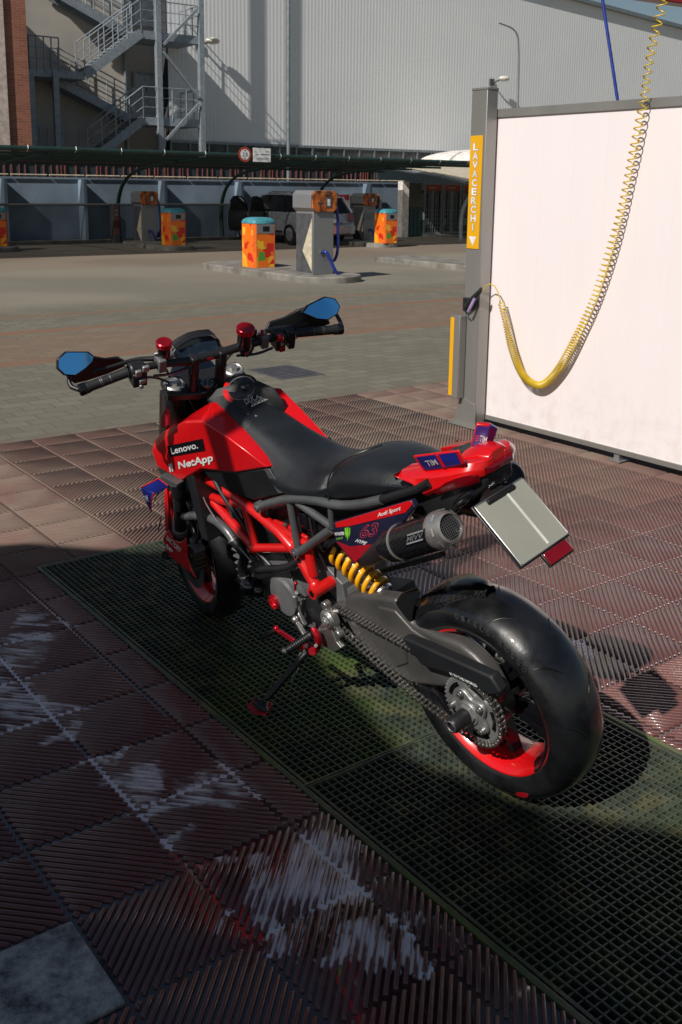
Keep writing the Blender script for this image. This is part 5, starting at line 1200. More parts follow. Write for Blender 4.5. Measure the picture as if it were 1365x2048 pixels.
# the side blade: lower front, lower rear, upper rear, upper front
w, f, Q_, nr = winglet([(0.058,0.105,1.035),(-0.085,0.095,1.085),(-0.075,0.1,1.12),(0.066,0.125,1.083)], 'side_winglet', 'TIM', bike, .006)
e = (Q_[1] - Q_[0]); v_ = (Q_[3] - Q_[0])
lettering('TIM', Q_[0] + e*.16 + v_*.25 + nr*.0012, e*.30, v_*.42, 'white_decal', w, bold=.01)
B_('divider', 'red_paint', lambda m: m.prism([Q_[0] + e*.52 + nr*.001, Q_[0] + e*.58 + nr*.001, Q_[3] + (Q_[2] - Q_[3])*.58 + nr*.001, Q_[3] + (Q_[2] - Q_[3])*.52 + nr*.001], nr*.0025), w, smooth=False)
wb = [Vector(p) for p in [(0.018,-0.055,1.046),(-0.004,-0.075,1.026),(-0.03,-0.085,1.094),(-0.023,-0.08,1.109),(0.014,-0.065,1.105)]]
f1 = [Vector(p) for p in [(-0.012,0,1.063),(-0.037,-0.025,1.048),(-0.062,-0.035,1.133),(-0.036,-0.012,1.139)]]
w2 = B_('side_winglet', 'red_paint', lambda m: m.prism(f1, Vector((.010, -.012, 0))), bevel=.003)
n1 = (f1[1] - f1[0]).cross(f1[3] - f1[0]).normalized(); n1 = n1 if n1.y > 0 else -n1
c = sum(f1, Vector()) / 4; q1 = [p.lerp(c, .12) + n1*.0008 for p in f1]
B_('blue_field', 'blue_paint', lambda m: m.prism(q1, n1*.001), w2, smooth=False)
lettering('TIM', q1[0] + (q1[3] - q1[0])*.42 + (q1[1] - q1[0])*.42 + n1*.0022, (q1[1] - q1[0])*.55, (q1[3] - q1[0])*.26, 'white_decal', w2, bold=.015, off=.0)
B_('pink_print', 'pink_decal', lambda m: [m.prism([q1[0] + (q1[3]-q1[0])*(.42 + .09*k) + (q1[1]-q1[0])*.08 + n1*.0022, q1[0] + (q1[3]-q1[0])*(.42 + .09*k) + (q1[1]-q1[0])*.36 + n1*.0022, q1[0] + (q1[3]-q1[0])*(.47 + .09*k) + (q1[1]-q1[0])*.36 + n1*.0022, q1[0] + (q1[3]-q1[0])*(.47 + .09*k) + (q1[1]-q1[0])*.08 + n1*.0022], n1*.0004) for k in range(3)], w2, smooth=False)
g1 = [Vector(p) for p in [(-0.013,-0.06,1.051),(-0.011,-0.09,1.071),(-0.029,-0.09,1.089),(-0.025,-0.076,1.11)]]
g1 = [f1[1], Vector((-0.038,-0.05,1.054)), Vector((-0.066,-0.055,1.114)), f1[2]]
B_('winglet_end', 'blue_paint', lambda m: m.prism(g1, Vector((.008, -.010, 0))), w2, bevel=.002)
B_('winglet_base', 'red_paint', lambda m: m.loft([[(-.01, .025, 1.064), (-.01, -.075, 1.055), (-.10, -.065, 1.066), (-.10, .02, 1.074)], [(-.02, .012, 1.078), (-.02, -.065, 1.070), (-.09, -.06, 1.080), (-.09, .012, 1.086)]]), w2, bevel=.003)

# ---- number side plates
spn = [[0.4381,0.14,0.7925],[0.0798,0.14,0.9631],[0.067,0.14,0.9447],[0.1469,0.14,0.8608],[0.336,0.14,0.7068],[0.3752,0.14,0.6723],[0.4486,0.14,0.7276]]
sp_l = B_('number_panel', 'navy_paint', lambda m: m.prism([(x, .145, z) for x, y, z in spn], (0, -.02, 0)), bevel=.004)
B_('number_panel', 'navy_paint', lambda m: m.prism([(x, -.125, z) for x, y, z in spn], (0, -.02, 0)), bevel=.004)
B_('red_band', 'red_paint', lambda m: m.prism([(x, .1452, z) for x, y, z in [[0.4242,0.145,0.7973],[0.0805,0.145,0.9623],[0.0729,0.145,0.9542],[0.1062,0.145,0.92],[0.3602,0.145,0.8047],[0.4265,0.145,0.7801]]], (0, .0012, 0)), sp_l, bevel=.0005)
B_('red_tip', 'crimson_paint', lambda m: m.prism([(x, .1452, z) for x, y, z in [[0.4375,0.145,0.7302],[0.3787,0.145,0.732],[0.2719,0.145,0.7737],[0.3359,0.145,0.711],[0.367,0.145,0.6826]]], (0, .001, 0)), sp_l, smooth=False)
def dec(txt, x0, y0, x1, y1, hx, hy, m_, **kw): pass
p, q, r = (0.223,0.147,0.871), (0.121,0.147,0.921), (0.221,0.147,0.887)
lettering('Audi Sport', p, Vector(q) - Vector(p), (Vector(r) - Vector(p)) * 1.0, 'white_decal', sp_l, shear=.2, bold=.012)
p, q, r = Vector((0.326,0.146,0.774)), Vector((0.246,0.146,0.808)), Vector((0.298,0.146,0.827))
lettering('63', p, q - p, r - p, 'pink_decal', sp_l, bold=.03, off=.0008)
lettering('63', p + (q-p)*.035 + (r-p)*.05, (q - p)*.93, (r - p)*.9, 'navy_paint', sp_l, bold=-.005, off=.0018)
p, q, r = Vector((0.438,0.146,0.751)), Vector((0.391,0.146,0.767)), Vector((0.434,0.146,0.763))
lettering('MONSTER', p, q - p, r - p, 'white_decal', sp_l, bold=.02)
p, q, r = Vector((0.435,0.146,0.737)), Vector((0.401,0.146,0.752)), Vector((0.433,0.146,0.744))
lettering('ENERGY', p, q - p, r - p, 'green_decal', sp_l, bold=.01)
def claw(m):
    for P in [[[0.3844,0.146,0.7915],[0.3772,0.146,0.7936],[0.3774,0.146,0.7756],[0.3864,0.146,0.7581],[0.3866,0.146,0.7745]],[[0.3744,0.146,0.7961],[0.3672,0.146,0.7982],[0.3707,0.146,0.776],[0.3843,0.146,0.7489],[0.377,0.146,0.7774]],[[0.363,0.146,0.7979],[0.3578,0.146,0.801],[0.3627,0.146,0.7817],[0.3748,0.146,0.76],[0.3675,0.146,0.7803]]]: m.prism([(x, .1455, z) for x, y, z in P], (0, .001, 0))
B_('claw_mark', 'green_decal', claw, sp_l, smooth=False)
p, q, r = Vector((0.347,0.146,0.759)), Vector((0.301,0.146,0.762)), Vector((0.335,0.146,0.772))
lettering('HYPE', p, q - p, r - p, 'white_decal', sp_l, bold=.02, shear=.2)

# ---- silencers
def silencer(c0, c1, main):
    c0, c1 = Vector(c0), Vector(c1); d = (c1 - c0).normalized(); L_ = (c1 - c0).length
    s_ = B_('silencer', 'carbon', lambda m: m.lathe(c0, d, [(0, .03), (0, .038), (.03, .047), (.05, .049), (L_ - .035, .049)], 40))
    B_('end_cap', 'titanium', lambda m: m.lathe(c0, d, [(L_ - .034, .0485), (L_ - .030, .0505), (L_ - .012, .0510), (L_ + .018, .040), (L_ + .021, .034), (L_ + .012, .032)], 48), s_)
    def mesh(m):
        u = d.cross(Vector((0, 0, 1))).normalized(); w = u.cross(d); c = c0 + d*(L_ + .014)
        for k in range(-5, 6):
            t = k*.0062; hl = (.034**2 - t*t) ** .5 if abs(t) < .034 else 0
            if hl < .004: continue
            m.tube([c + u*t - w*hl, c + u*t + d*.004, c + u*t + w*hl], .0009, 5, 1); m.tube([c + w*t - u*hl, c + w*t + d*.004, c + w*t + u*hl], .0009, 5, 1)
    B_('exhaust_mesh', 'vac_dark', mesh, s_, weld=False)
    B_('bore', 'pit_black', lambda m: m.lathe(c0, d, [(L_ + .008, .0345), (L_ + .008, 0)], 32), s_)
    def slots_(m):
        u = d.cross(Vector((0, 0, 1))).normalized(); w = u.cross(d)
        for k in range(8):
            a = 2*pi*k/8 + .2; rd = cos(a)*u + sin(a)*w; tn = -sin(a)*u + cos(a)*w; c = c0 + d*(L_ + .004) + rd*.0478
            m.obox(c, tn*.010, (d*.83 - rd*.55)*.0022, (rd*.83 + d*.55)*.001)
    B_('cap_slot', 'dull_silver', slots_, s_, smooth=False)
    return s_, d, L_
ms, md, ml = silencer((0.201,0.15,0.79), (-0.045,0.15,0.92), True)
silencer(Vector((.26, -.15, .77)), Vector((0.003,-0.15,0.916)), False)
B_('exhaust_pipe', 'satin_black', lambda m: m.tube([(0.359,0.12,0.684), (0.302,0.13,0.716), (0.194,0.15,0.794)], [.022, .026, .034], 16, 1))
B_('clamp', 'dull_silver', lambda m: m.lathe(Vector((0.201,0.15,0.79)) + md*.075, md, [(0, .049), (0, .051), (.008, .051), (.008, .049)], 40), ms)
# name plate on the silencer
pq = [Vector(p) for p in [(0.062,0.2,0.861),(-0.02,0.2,0.904),(-0.016,0.2,0.937),(0.062,0.2,0.896)]]
cx = Vector((0.201,0.15,0.79))
def onto(p):   # push a point onto the silencer skin
    t = (p - cx).dot(md); f = cx + md*t; return f + (p - f).normalized() * .0506
pq = [onto(p) for p in pq]
nq = (pq[1] - pq[0]).cross(pq[3] - pq[0]).normalized(); nq = nq if nq.y > 0 else -nq
pq = [p + nq*.003 for p in pq]
np_ = B_('name_plate', 'gloss_black', lambda m: m.prism(pq, nq*-.004), ms, bevel=.001)
lettering('MIVV', pq[0] + (pq[1]-pq[0])*.1 + (pq[3]-pq[0])*.28, (pq[1]-pq[0])*.8, (pq[3]-pq[0])*.44, 'dull_silver', ms, bold=.01, shear=.15, off=.0012)
B_('plate_bar', 'grey_decal', lambda m: [m.prism([pq[0] + (pq[1]-pq[0])*.1 + (pq[3]-pq[0])*a + nq*.0002, pq[0] + (pq[1]-pq[0])*.9 + (pq[3]-pq[0])*a + nq*.0002, pq[0] + (pq[1]-pq[0])*.9 + (pq[3]-pq[0])*(a+.14) + nq*.0002, pq[0] + (pq[1]-pq[0])*.1 + (pq[3]-pq[0])*(a+.14) + nq*.0002], nq*.0008) for a in (.07, .80)], ms, smooth=False)
B_('heat_shield', 'carbon', lambda m: m.loft([[cx + md*t + Vector((0, y, z)) for y, z in ((.0, -.075), (.03, -.07), (.045, -.05), (.04, -.048), (.0, -.06))] for t in (.0, .05, .18, .26)]), bevel=.001)

# ---- number plate, holder and reflector
PC = Vector((-.214, .058, .947)); TL = .825; dn = Vector((-sin(TL), 0, -cos(TL))); ac = YV; nrm = ac.cross(dn); nrm = nrm if nrm.x < 0 else -nrm
hd_ = B_('plate_holder', 'satin_black', lambda m: (m.obox(PC - nrm*.006, ac*.093, dn*.093, nrm*.003), m.tube([(.02, .0, .90), (-.06, .03, .925), (-.12, .055, .965), PC - dn*.07 - nrm*.012], [.03, .026, .022, .016], 12, 1), m.bar(PC - dn*.085 - nrm*.006 + ac*.05, PC - dn*.085 - nrm*.006 - ac*.05, .03, .018)), bevel=.004)
pl = B_('number_plate', 'plate', lambda m: m.obox(PC, ac*.0885, dn*.0885, nrm*.0016), bevel=.002)
B_('plate_rim', 'silver', lambda m: (m.tube([PC + ac*a + dn*b + nrm*.002 for a, b in ((.084, .088), (.088, .084), (.088, -.084), (.084, -.088), (-.084, -.088), (-.088, -.084), (-.088, .084), (-.084, .088))], .0016, 6, closed=True)), pl)
B_('plate_stripe', 'plate_band', lambda m: m.obox(PC + nrm*.0022 - ac*.018, ac*.0035, dn*.080, nrm*.0006), pl, smooth=False)
RFC = PC + dn*.110 - ac*.025 - nrm*.004
B_('reflector_holder', 'satin_black', lambda m: (m.obox(RFC, ac*.045, dn*.019, nrm*.004), m.obox(RFC - dn*.012 - nrm*.003, ac*.012, dn*.02, nrm*.003)), hd_, bevel=.002)
B_('reflector', 'red_lens', lambda m: m.obox(RFC + nrm*.0055, ac*.042, dn*.016, nrm*.0025), bevel=.002)
for s_, xx in ((1, 0), (-1, 0)):
    c = Vector((-0.048,0.115,1.006)) if s_ > 0 else Vector((-0.048,-0.08,0.975))
    d = Vector((-.5, .25 * s_, .35)).normalized()
c0_, c1_ = Vector((-0.044,0.1,0.965)), Vector((-0.103,0.1,1.013))
B_('indicator', 'gloss_black', lambda m: m.tube([c0_ + Vector((.02, -.02, -.01)), c0_, c0_.lerp(c1_, .6), c1_], [.008, .012, .013, .008], 12))
c2_, c3_ = Vector((-0.1,0.03,0.995)), Vector((-0.154,0.03,1.04))
B_('plate_lamp', 'gloss_black', lambda m: m.tube([c2_, c2_.lerp(c3_, .3), c3_], [.008, .011, .008], 12))
lettering('CNC', c2_ + Vector((0, .012, .002)), (c3_ - c2_)*.5, Vector((.002, 0, .004)), 'white_decal', bike, name='lettering')

# ---- front end (steered)
FAX = Vector([0.0318,0.0067,0.3158])
axc = sf((.032, .0, .316)) ; 
wf, tyf = wheel(axc, SLV, (SFV * sin(RK) * 0 + (SFV - YV*SFV.y).normalized()), .300, .122, [(0, 150), (200, 235)], hub=.04)
for v in (.07, -.07):
    dk = B_('brake_disc', 'steel', lambda m: disc(m, axc + SLV*v, SLV, .160, .125, .0025))
    B_('disc_carrier', 'gloss_black', lambda m: disc(m, axc + SLV*v, SLV, .126, .03, .003), dk)
CAPS = ((0.045,0.138,1.185), (0.045,-0.084,1.188))
for k, vb in enumerate((.098, -.098)):
    cp0 = CAPS[k]; bt = (.032, vb, .33)
    def P_(t): return sf([bt[i] + (cp0[i] - bt[i]) * t for i in range(3)])
    fk = B_('fork_leg', 'satin_black', lambda m: m.tube([P_(.97), P_(.55), P_(.50), P_(.36), P_(.355)], [.034, .034, .031, .030, .026], 24))
    B_('fork_slider', 'satin_black', lambda m: m.tube([P_(.36), P_(.10)], .0235, 20), fk)
    B_('axle_clamp', 'cast_grey', lambda m: (m.tube([P_(.14), P_(.02), P_(-.02)], [.030, .034, .026], 16), m.cyl(sf((.032, vb + .02, .316)), sf((.032, vb - .02, .316)), .03, 20)), fk, bevel=.002)
    cpx = B_('fork_cap', 'dull_silver', lambda m: m.lathe(P_(.965), AXS, [(0, .036), (.012, .036), (.016, .030), (.012, .026), (.014, 0)], 28), fk)
    B_('adjuster', 'titanium', lambda m: m.lathe(P_(.98), AXS, [(0, .016), (.012, .015), (.013, 0)], 6), fk)
    vc = vb * .86
    ca = B_('brake_caliper', 'cast_grey', lambda m: (m.obox(sf((-.085, vc, .40)), SFV*.026, SLV*.024, AXS*.062), m.obox(sf((-.06, vc, .44)), SFV*.03, SLV*.012, AXS*.018), m.obox(sf((-.05, vc, .34)), SFV*.028, SLV*.012, AXS*.014)), bevel=.006)
    B_('caliper_bolt', 'steel', lambda m: [m.cyl(sf((u_, vc, s_)), sf((u_, vc + .03 * (1 if vb > 0 else -1), s_)), .008, 10) for u_, s_ in ((-.06, .445), (-.07, .345), (-.09, .42), (-.095, .37))], ca)
    B_('caliper_pin', 'gold', lambda m: [m.cyl(sf((-.118, vc - .02, s_)), sf((-.118, vc + .02, s_)), .006, 8) for s_ in (.375, .40, .425)], ca)
    B_('brake_hose', 'satin_black', lambda m: m.tube([sf((-.07, vc, .46)), sf((-.10, vc, .56)), sf((-.03, vb, .68)), sf((.02, vb*.8, .9))], .005, 8, 2), ca)
# fork guard (left and right)
gp_ = [[0.0386,0.152,0.4537],[0.093,0.152,0.3562],[0.0707,0.15,0.3052],[-0.0241,0.145,0.335],[-0.1328,0.138,0.3901],[-0.1845,0.132,0.4033],[-0.1503,0.136,0.4167],[-0.1197,0.14,0.4481],[-0.1046,0.142,0.5467],[-0.06,0.144,0.4801],[0.0025,0.148,0.4322]]
def guard(m, s_=1):
    P = [sf((u, v*s_, s)) for u, v, s in gp_]; m.prism(P, SLV * -.006 * s_)
gl = B_('fork_guard', 'red_paint', lambda m: guard(m), bevel=.002)
B_('fork_guard', 'red_paint', lambda m: guard(m, -1), bevel=.002)
p, q, r = sf((0.052,0.152,0.389)), sf((-0.079,0.145,0.441)), sf((0.043,0.152,0.424))
lettering('FACTORY', p + SLV*.003, q - p, r - p, 'white_decal', gl, shear=.2, bold=.02)
p, q, r = sf((0.059,0.151,0.336)), sf((-0.005,0.148,0.36)), sf((0.054,0.151,0.364))
lettering('SP', p + SLV*.002, q - p, r - p, 'white_decal', gl, bold=.05)
up_ = [[[0.142,0.13,0.5521],[0.1186,0.13,0.6354],[0.0996,0.128,0.4954],[0.1015,0.128,0.3806],[0.122,0.13,0.3523],[0.1349,0.13,0.4622]],[[0.1608,0.11,0.5268],[0.1381,0.105,0.5515],[0.059,0.1,0.4169],[-0.0103,0.1,0.4299],[0.0066,0.105,0.4149],[0.07,0.108,0.4179]]]
for P in up_: B_('fork_strip', 'red_paint', lambda m: m.prism([sf(q) for q in P], SLV*-.008), gl, bevel=.002)
B_('guard_bolt', 'gloss_black', lambda m: m.cyl(sf((0.144,0.1,0.17)), sf((0.112,0.135,0.226)), .017, 16), gl, bevel=.002)
# front mudguard close over the tyre, and blue winglet at the tank
def mud(m):
    secs = []
    for k in range(13):
        a = radians(35 + 100*k/12); rr = .322
        rd = PFV0 * cos(a) + Vector((0, 0, 1)) * sin(a); c = axc + rd*rr
        secs.append([c + SLV*v + rd*dr for v, dr in ((-.062, -.03), (-.055, 0), (0, .008), (.055, 0), (.062, -.03), (.058, -.03), (.05, -.004), (0, .004), (-.05, -.004), (-.058, -.03))])
    m.loft(secs)
PFV0 = (SFV - Vector((0, 0, SFV.z))).normalized()
B_('front_mudguard', 'gloss_black', mud)
bw = [[1.4252,0.25,0.6988],[1.3365,0.215,0.7418],[1.3117,0.2,0.7136],[1.3638,0.235,0.6859]]
bw2 = [[1.4252,0.25,0.6988],[1.3638,0.235,0.6859],[1.3795,0.245,0.654],[1.3966,0.25,0.6067],[1.409,0.255,0.6465]]
fw_ = B_('front_winglet', 'blue_paint', lambda m: (m.prism(bw, (0, -.004, -.008))), bevel=.002)
B_('winglet_fence', 'blue_paint', lambda m: m.prism(bw2, (.004, -.006, 0)), fw_, bevel=.0015)
B_('winglet_edge', 'red_paint', lambda m: (m.tube([bw[0], bw[1], bw[2]], .0025, 6), m.tube([bw2[1], bw2[2], bw2[3]], .0025, 6)), fw_)
p, q, r = Vector(bw2[4]), Vector(bw2[2]), Vector(bw2[0])
lettering('TIM', p + Vector((0, .004, 0)), (q - p)*.8, (r - p)*.45, 'white_decal', fw_, bold=.02)
B_('winglet_mount', 'frame_grey', lambda m: m.prism([[1.374,0.19,0.7354],[1.3397,0.19,0.7339],[1.2566,0.19,0.7292],[1.2719,0.19,0.7095],[1.3364,0.19,0.6947],[1.3704,0.19,0.7122]], (0, -.03, 0)), bevel=.003)
B_('front_winglet', 'blue_paint', lambda m: m.prism([(x, -y, z) for x, y, z in bw], (0, .004, -.008)), bevel=.002)
# yokes, headlight
yk = B_('top_yoke', 'satin_black', lambda m: (m.loft([[sf((u, v, s)) for u, v in ((.09, .17), (.09, -.115), (.0, -.12), (-.03, -.03), (-.03, .08), (.0, .175))] for s in (1.135, 1.165)]), m.cyl(sf((-.0, .027, 1.14)), sf((-.0, .027, 1.18)), .03, 24)), bevel=.006)
B_('steering_nut', 'dull_silver', lambda m: m.lathe(sf((-0.005,0.037,1.182)) - AXS*.006, AXS, [(0, .022), (.006, .022), (.007, .014), (.005, .012), (.005, 0)], 24), yk)
B_('nut_slot', 'pit_black', lambda m: [m.bar(sf((-0.005,0.037,1.182)) + AXS*.002 + (SFV*cos(t) + SLV*sin(t))*.006, sf((-0.005,0.037,1.182)) + AXS*.002 + (SFV*cos(t) + SLV*sin(t))*.019, .003, .002) for t in [k*pi/3 for k in range(6)]], yk, smooth=False)
B_('bottom_yoke', 'satin_black', lambda m: m.loft([[sf((u, v, s)) for u, v in ((.09, .15), (.09, -.12), (.0, -.12), (-.03, .0), (.0, .15))] for s in (.92, .97)]), bevel=.006)
B_('headlight', 'gloss_black', lambda m: (m.loft([[sf((u, v*w, s)) for v, s in ((.09, .86), (.12, .98), (.11, 1.10), (.03, 1.15), (-.07, 1.12), (-.09, .98), (-.06, .86))] for u, w in ((.10, 1), (.18, .9), (.25, .5))])), bevel=.008)
B_('front_cowl', 'satin_black', lambda m: (m.box((1.19, .08, .76), (1.30, .14, .93)), m.loft([[sf((.02, .17, .72)), sf((.10, .17, .72)), sf((.11, .165, 1.10)), sf((.03, .17, 1.12))], [sf((.02, .12, .72)), sf((.10, .12, .72)), sf((.11, .11, 1.10)), sf((.03, .12, 1.12))]])), bevel=.006)
B_('side_scoop', 'crimson_paint', lambda m: m.prism([[1.2293,0.2,1.0025],[1.1862,0.2,1.04],[1.1721,0.2,1.0281],[1.1899,0.2,0.9734],[1.2333,0.2,0.9496],[1.2571,0.2,0.956]], (0, -.01, 0)), bevel=.003)
# handlebar
hbp = [[0.0,0.47,1.275],[0.0,0.315,1.303],[0.0,0.24,1.308],[0.0,0.15,1.298],[0.0,0.105,1.29],[0.0,0.02,1.292],[0.0,-0.03,1.296],[0.0,-0.11,1.303],[0.0,-0.2,1.308],[0.0,-0.285,1.306],[0.0,-0.478,1.276]]
hb = B_('handlebar', 'satin_black', lambda m: m.tube([sf(p) for p in hbp], [.0115, .0115, .012, .0145, .0155, .0155, .0155, .0155, .0135, .0115, .0115], 16, 1))
B_('bar_clamp', 'satin_black', lambda m: [(m.obox(sf((.0, v, 1.275)), SFV*.020, SLV*.014, AXS*.032), m.tube([sf((0, v, 1.16)), sf((0, v, 1.26))], .019, 18)) for v in (.088, -.012)], hb, bevel=.005)
B_('bar_logo', 'red_paint', lambda m: m.obox(sf((-.0158, .035, 1.292)), SFV*.0005, SLV*.011, AXS*.004), hb, smooth=False)
for s_, (va, vb2, sa, sb_) in ((1, (.315, .452, 1.303, 1.278)), (-1, (-.285, -.458, 1.306, 1.279))):
    a, b = sf((0, va, sa)), sf((0, vb2, sb_))
    g = B_('grip', 'grip_rubber', lambda m: m.tube([a, a.lerp(b, .03), a.lerp(b, .04), a.lerp(b, .9), a.lerp(b, .97), b], [.021, .021, .0165, .0165, .0195, .0195], 24), hb)
    B_('grip_band', 'vac_dark', lambda m: [m.lathe(a.lerp(b, t), b - a, [(0, .0167), (.001, .0172), (.0025, .0167)], 24) for t in (.42, .62, .66)], hb)
    B_('bar_end', 'gloss_black', lambda m: m.lathe(b, b - a, [(0, .018), (.004, .020), (.022, .020), (.026, .016), (.026, .008), (.02, .007)], 24), hb)
# switch blocks
ls = sf((0, .278, 1.305))
sbk = B_('switch_block', 'satin_black', lambda m: (m.lathe(sf((0, .312, 1.303)), -SLV, [(0, .022), (.004, .029), (.05, .027), (.055, .018)], 28), m.obox(sf((-.012, .285, 1.284)), SFV*.022, SLV*.024, AXS*.026)), hb, bevel=.004)
B_('switch', 'dull_silver', lambda m: [m.obox(sf(p), SFV*.006, SLV*w, AXS*h) for p, w, h in (((-.033, .292, 1.315), .010, .012), ((-.030, .266, 1.325), .011, .011), ((-.036, .279, 1.283), .011, .008), ((-.036, .283, 1.262), .007, .007))], hb, bevel=.003)
rs_ = B_('switch_block', 'satin_black', lambda m: (m.lathe(sf((0, -.282, 1.306)), SLV, [(0, .022), (.004, .030), (.034, .030), (.038, .018)], 28), m.obox(sf((-.010, -.265, 1.30)), SFV*.022, SLV*.012, AXS*.036), m.obox(sf((-.006, -.222, 1.30)), SFV*.026, SLV*.018, AXS*.032)), hb, bevel=.004)
B_('kill_switch', 'red_anodised', lambda m: (m.ball(sf((-.030, -.215, 1.325)), .013, 8, sc_=(1, 1, 1.2)), m.obox(sf((-.030, -.226, 1.275)), SFV*.007, SLV*.011, AXS*.009)), hb, bevel=.002)
B_('switch', 'dull_silver', lambda m: m.cyl(sf((-.038, -.222, 1.30)), sf((-.030, -.222, 1.30)), .007, 12), hb)
# master cylinders, levers, reservoirs
for (v, s_, sg, rr, hh, rc) in ((.205, 1.31, 1, .021, .046, (0.005,0.191,1.339)), (-.165, 1.31, -1, .026, .078, (-0.01,-0.091,1.312))):
    mc = B_('master_cylinder', 'cast_grey', lambda m: (m.obox(sf((.0, v, s_)), SFV*.024, SLV*.013, AXS*.024), m.tube([sf((.03, v, s_ - .006)), sf((.04, v - .06*sg, s_ - .01))], .012, 12)), hb, bevel=.003)
    B_('adjuster_screw', 'red_anodised', lambda m: (m.cyl(sf((-.004, v - .008*sg, s_ + .02)), sf((-.004, v - .008*sg, s_ + .042)), .006, 10)), hb)
    B_('bleed_cap', 'satin_black', lambda m: m.cyl(sf((.01, v - .028*sg, s_ + .01)), sf((.01, v - .028*sg, s_ + .038)), .008, 12), hb)
    B_('lever', 'satin_black', lambda m: m.tube([sf((.035, v, s_ - .008)), sf((.06, v + .06*sg, s_ - .012)), sf((.055, v + .16*sg, s_ - .018)), sf((.06, v + .21*sg, s_ - .02))], [.009, .008, .006, .006], 10, 2), hb)
    B_('lever', 'gloss_black', lambda m: m.tube([sf((-.02, v + .03*sg, s_ - .03)), sf((-.02, v - .03*sg, s_ - .042)), sf((-.01, v - .10*sg, s_ - .036))], .005, 8, 2), hb)
    base = sf(rc)
    rsv = B_('fluid_reservoir', 'gloss_black', lambda m: (m.lathe(base, AXS, [(-hh*.4, rr*.55), (-hh*.2, rr*.9), (0, rr), (hh*.75, rr), (hh*.75, 0)], 28), m.cyl(base - AXS*hh*.35, base - AXS*(hh*.35 + .02), .006, 8)), bevel=.001)
    B_('reservoir_cap', 'red_anodised', lambda m: m.lathe(base + AXS*hh*.72, AXS, [(0, rr), (0, rr + .0055), (.016, rr + .0055), (.019, rr + .002), (.0185, rr*.55), (.017, 0)], 36), rsv)
    B_('reservoir_arm', 'dull_silver' if sg > 0 else 'satin_black', lambda m: m.tube([sf((0.02, v + .01*sg, s_ + .02)), base + AXS*.01 + SLV*(.03*sg)*1.0, base + AXS*.005], .0035, 6, 1), rsv)
    B_('fluid_hose', 'satin_black', lambda m: m.tube([base - AXS*(hh*.35 + .01), base - AXS*(hh*.35 + .03) + SLV*.02*sg, sf((.02, v - .01*sg, s_ - .0))], .005, 8, 2), rsv)
# mirrors and hand guards
HGD = ([[0.06,0.4657,1.3566],[0.085,0.4002,1.3288],[0.1,0.353,1.295],[0.1,0.3126,1.2923],[0.09,0.2892,1.2745],[0.085,0.2948,1.2546],[0.095,0.3515,1.2337],[0.085,0.4272,1.2335],[0.06,0.4707,1.2527],[0.05,0.5005,1.3016]], [[0.07,-0.211,1.2807],[0.09,-0.2365,1.3039],[0.105,-0.3077,1.2981],[0.105,-0.3535,1.3197],[0.09,-0.4027,1.3333],[0.06,-0.4513,1.3026],[0.05,-0.4649,1.2664],[0.06,-0.4269,1.2512],[0.09,-0.342,1.2384],[0.08,-0.2562,1.2449]])
mirs = ([[0.0766,0.4881,1.3744],[0.0677,0.421,1.3629],[0.057,0.4074,1.349],[0.0487,0.4122,1.3383],[0.0379,0.4423,1.3244],[0.0297,0.476,1.3138],[0.0351,0.5074,1.3207],[0.0501,0.5237,1.3401],[0.0659,0.5175,1.3605]], [[0.0754,-0.4407,1.3727],[0.0666,-0.4781,1.3614],[0.0494,-0.492,1.3392],[0.0346,-0.4761,1.3202],[0.0265,-0.4341,1.3096],[0.034,-0.3904,1.3194],[0.0529,-0.3438,1.3437],[0.0652,-0.3684,1.3597]])
for k, P in enumerate(mirs):
    sg = 1 if k == 0 else -1
    V = [sf(p) for p in P]; c = sum(V, Vector()) / len(V)
    MN = (SFV*.8 - AXS*.62).normalized()
    mi_ = B_('mirror', 'gloss_black', lambda m: m.prism([c + (v - c)*1.07 for v in V], MN*.014), bevel=.003)
    B_('mirror_glass', 'mirror_blue', lambda m: m.prism([c + (v - c)*.96 - MN*.0008 for v in V], MN*-.0012), mi_, smooth=False)
    ve = .475 * sg; lo = min(p[2] for p in P)
    B_('mirror_stalk', 'satin_black', lambda m: m.tube([sf((0, ve, 1.277)), sf((.03, ve + .022*sg, 1.275)), sf((.06, ve + .012*sg, 1.30)), sf((.065, ve - .0*sg, 1.33))], [.008, .008, .007, .008], 10, 1), mi_)
    G = [sf(p) for p in HGD[k]]
    B_('hand_guard', 'plastic_black', lambda m: m.prism(G, SFV*.012 - AXS*.004), bevel=.005)
# dash
dsh = [[0.1378,0.1064,1.2222],[0.1462,0.094,1.2345],[0.1522,0.0697,1.2432],[0.1577,0.0325,1.2513],[0.1581,-0.0068,1.2518],[0.1553,-0.0473,1.2477],[0.144,-0.0658,1.2313],[0.1293,-0.0698,1.2099],[0.1213,-0.0687,1.1983],[0.1208,0.0577,1.1975],[0.1271,0.0922,1.2066]]
db_ = B_('dash', 'satin_black', lambda m: m.prism([sf(p) for p in dsh], (SFV*.8 - AXS*.55)*.03), bevel=.004)
cd = sum((sf(p) for p in dsh), Vector()) / len(dsh)
B_('dash_screen', 'gauge_glass', lambda m: m.prism([cd + (sf(p) - cd)*.90 - (SFV*.8 - AXS*.55)*.0012 for p in dsh], (SFV*.8 - AXS*.55)*-.001), db_, smooth=False)
B_('dash_hood', 'satin_black', lambda m: m.loft([[sf(Vector(p) + Vector((0, 0, .002))), sf(Vector(p) + Vector((.03, 0, .008))), sf(Vector(p) + Vector((.03, 0, .002))), sf(Vector(p) + Vector((-.012, 0, .010)))] for p in dsh[1:9]]), db_, bevel=.001)
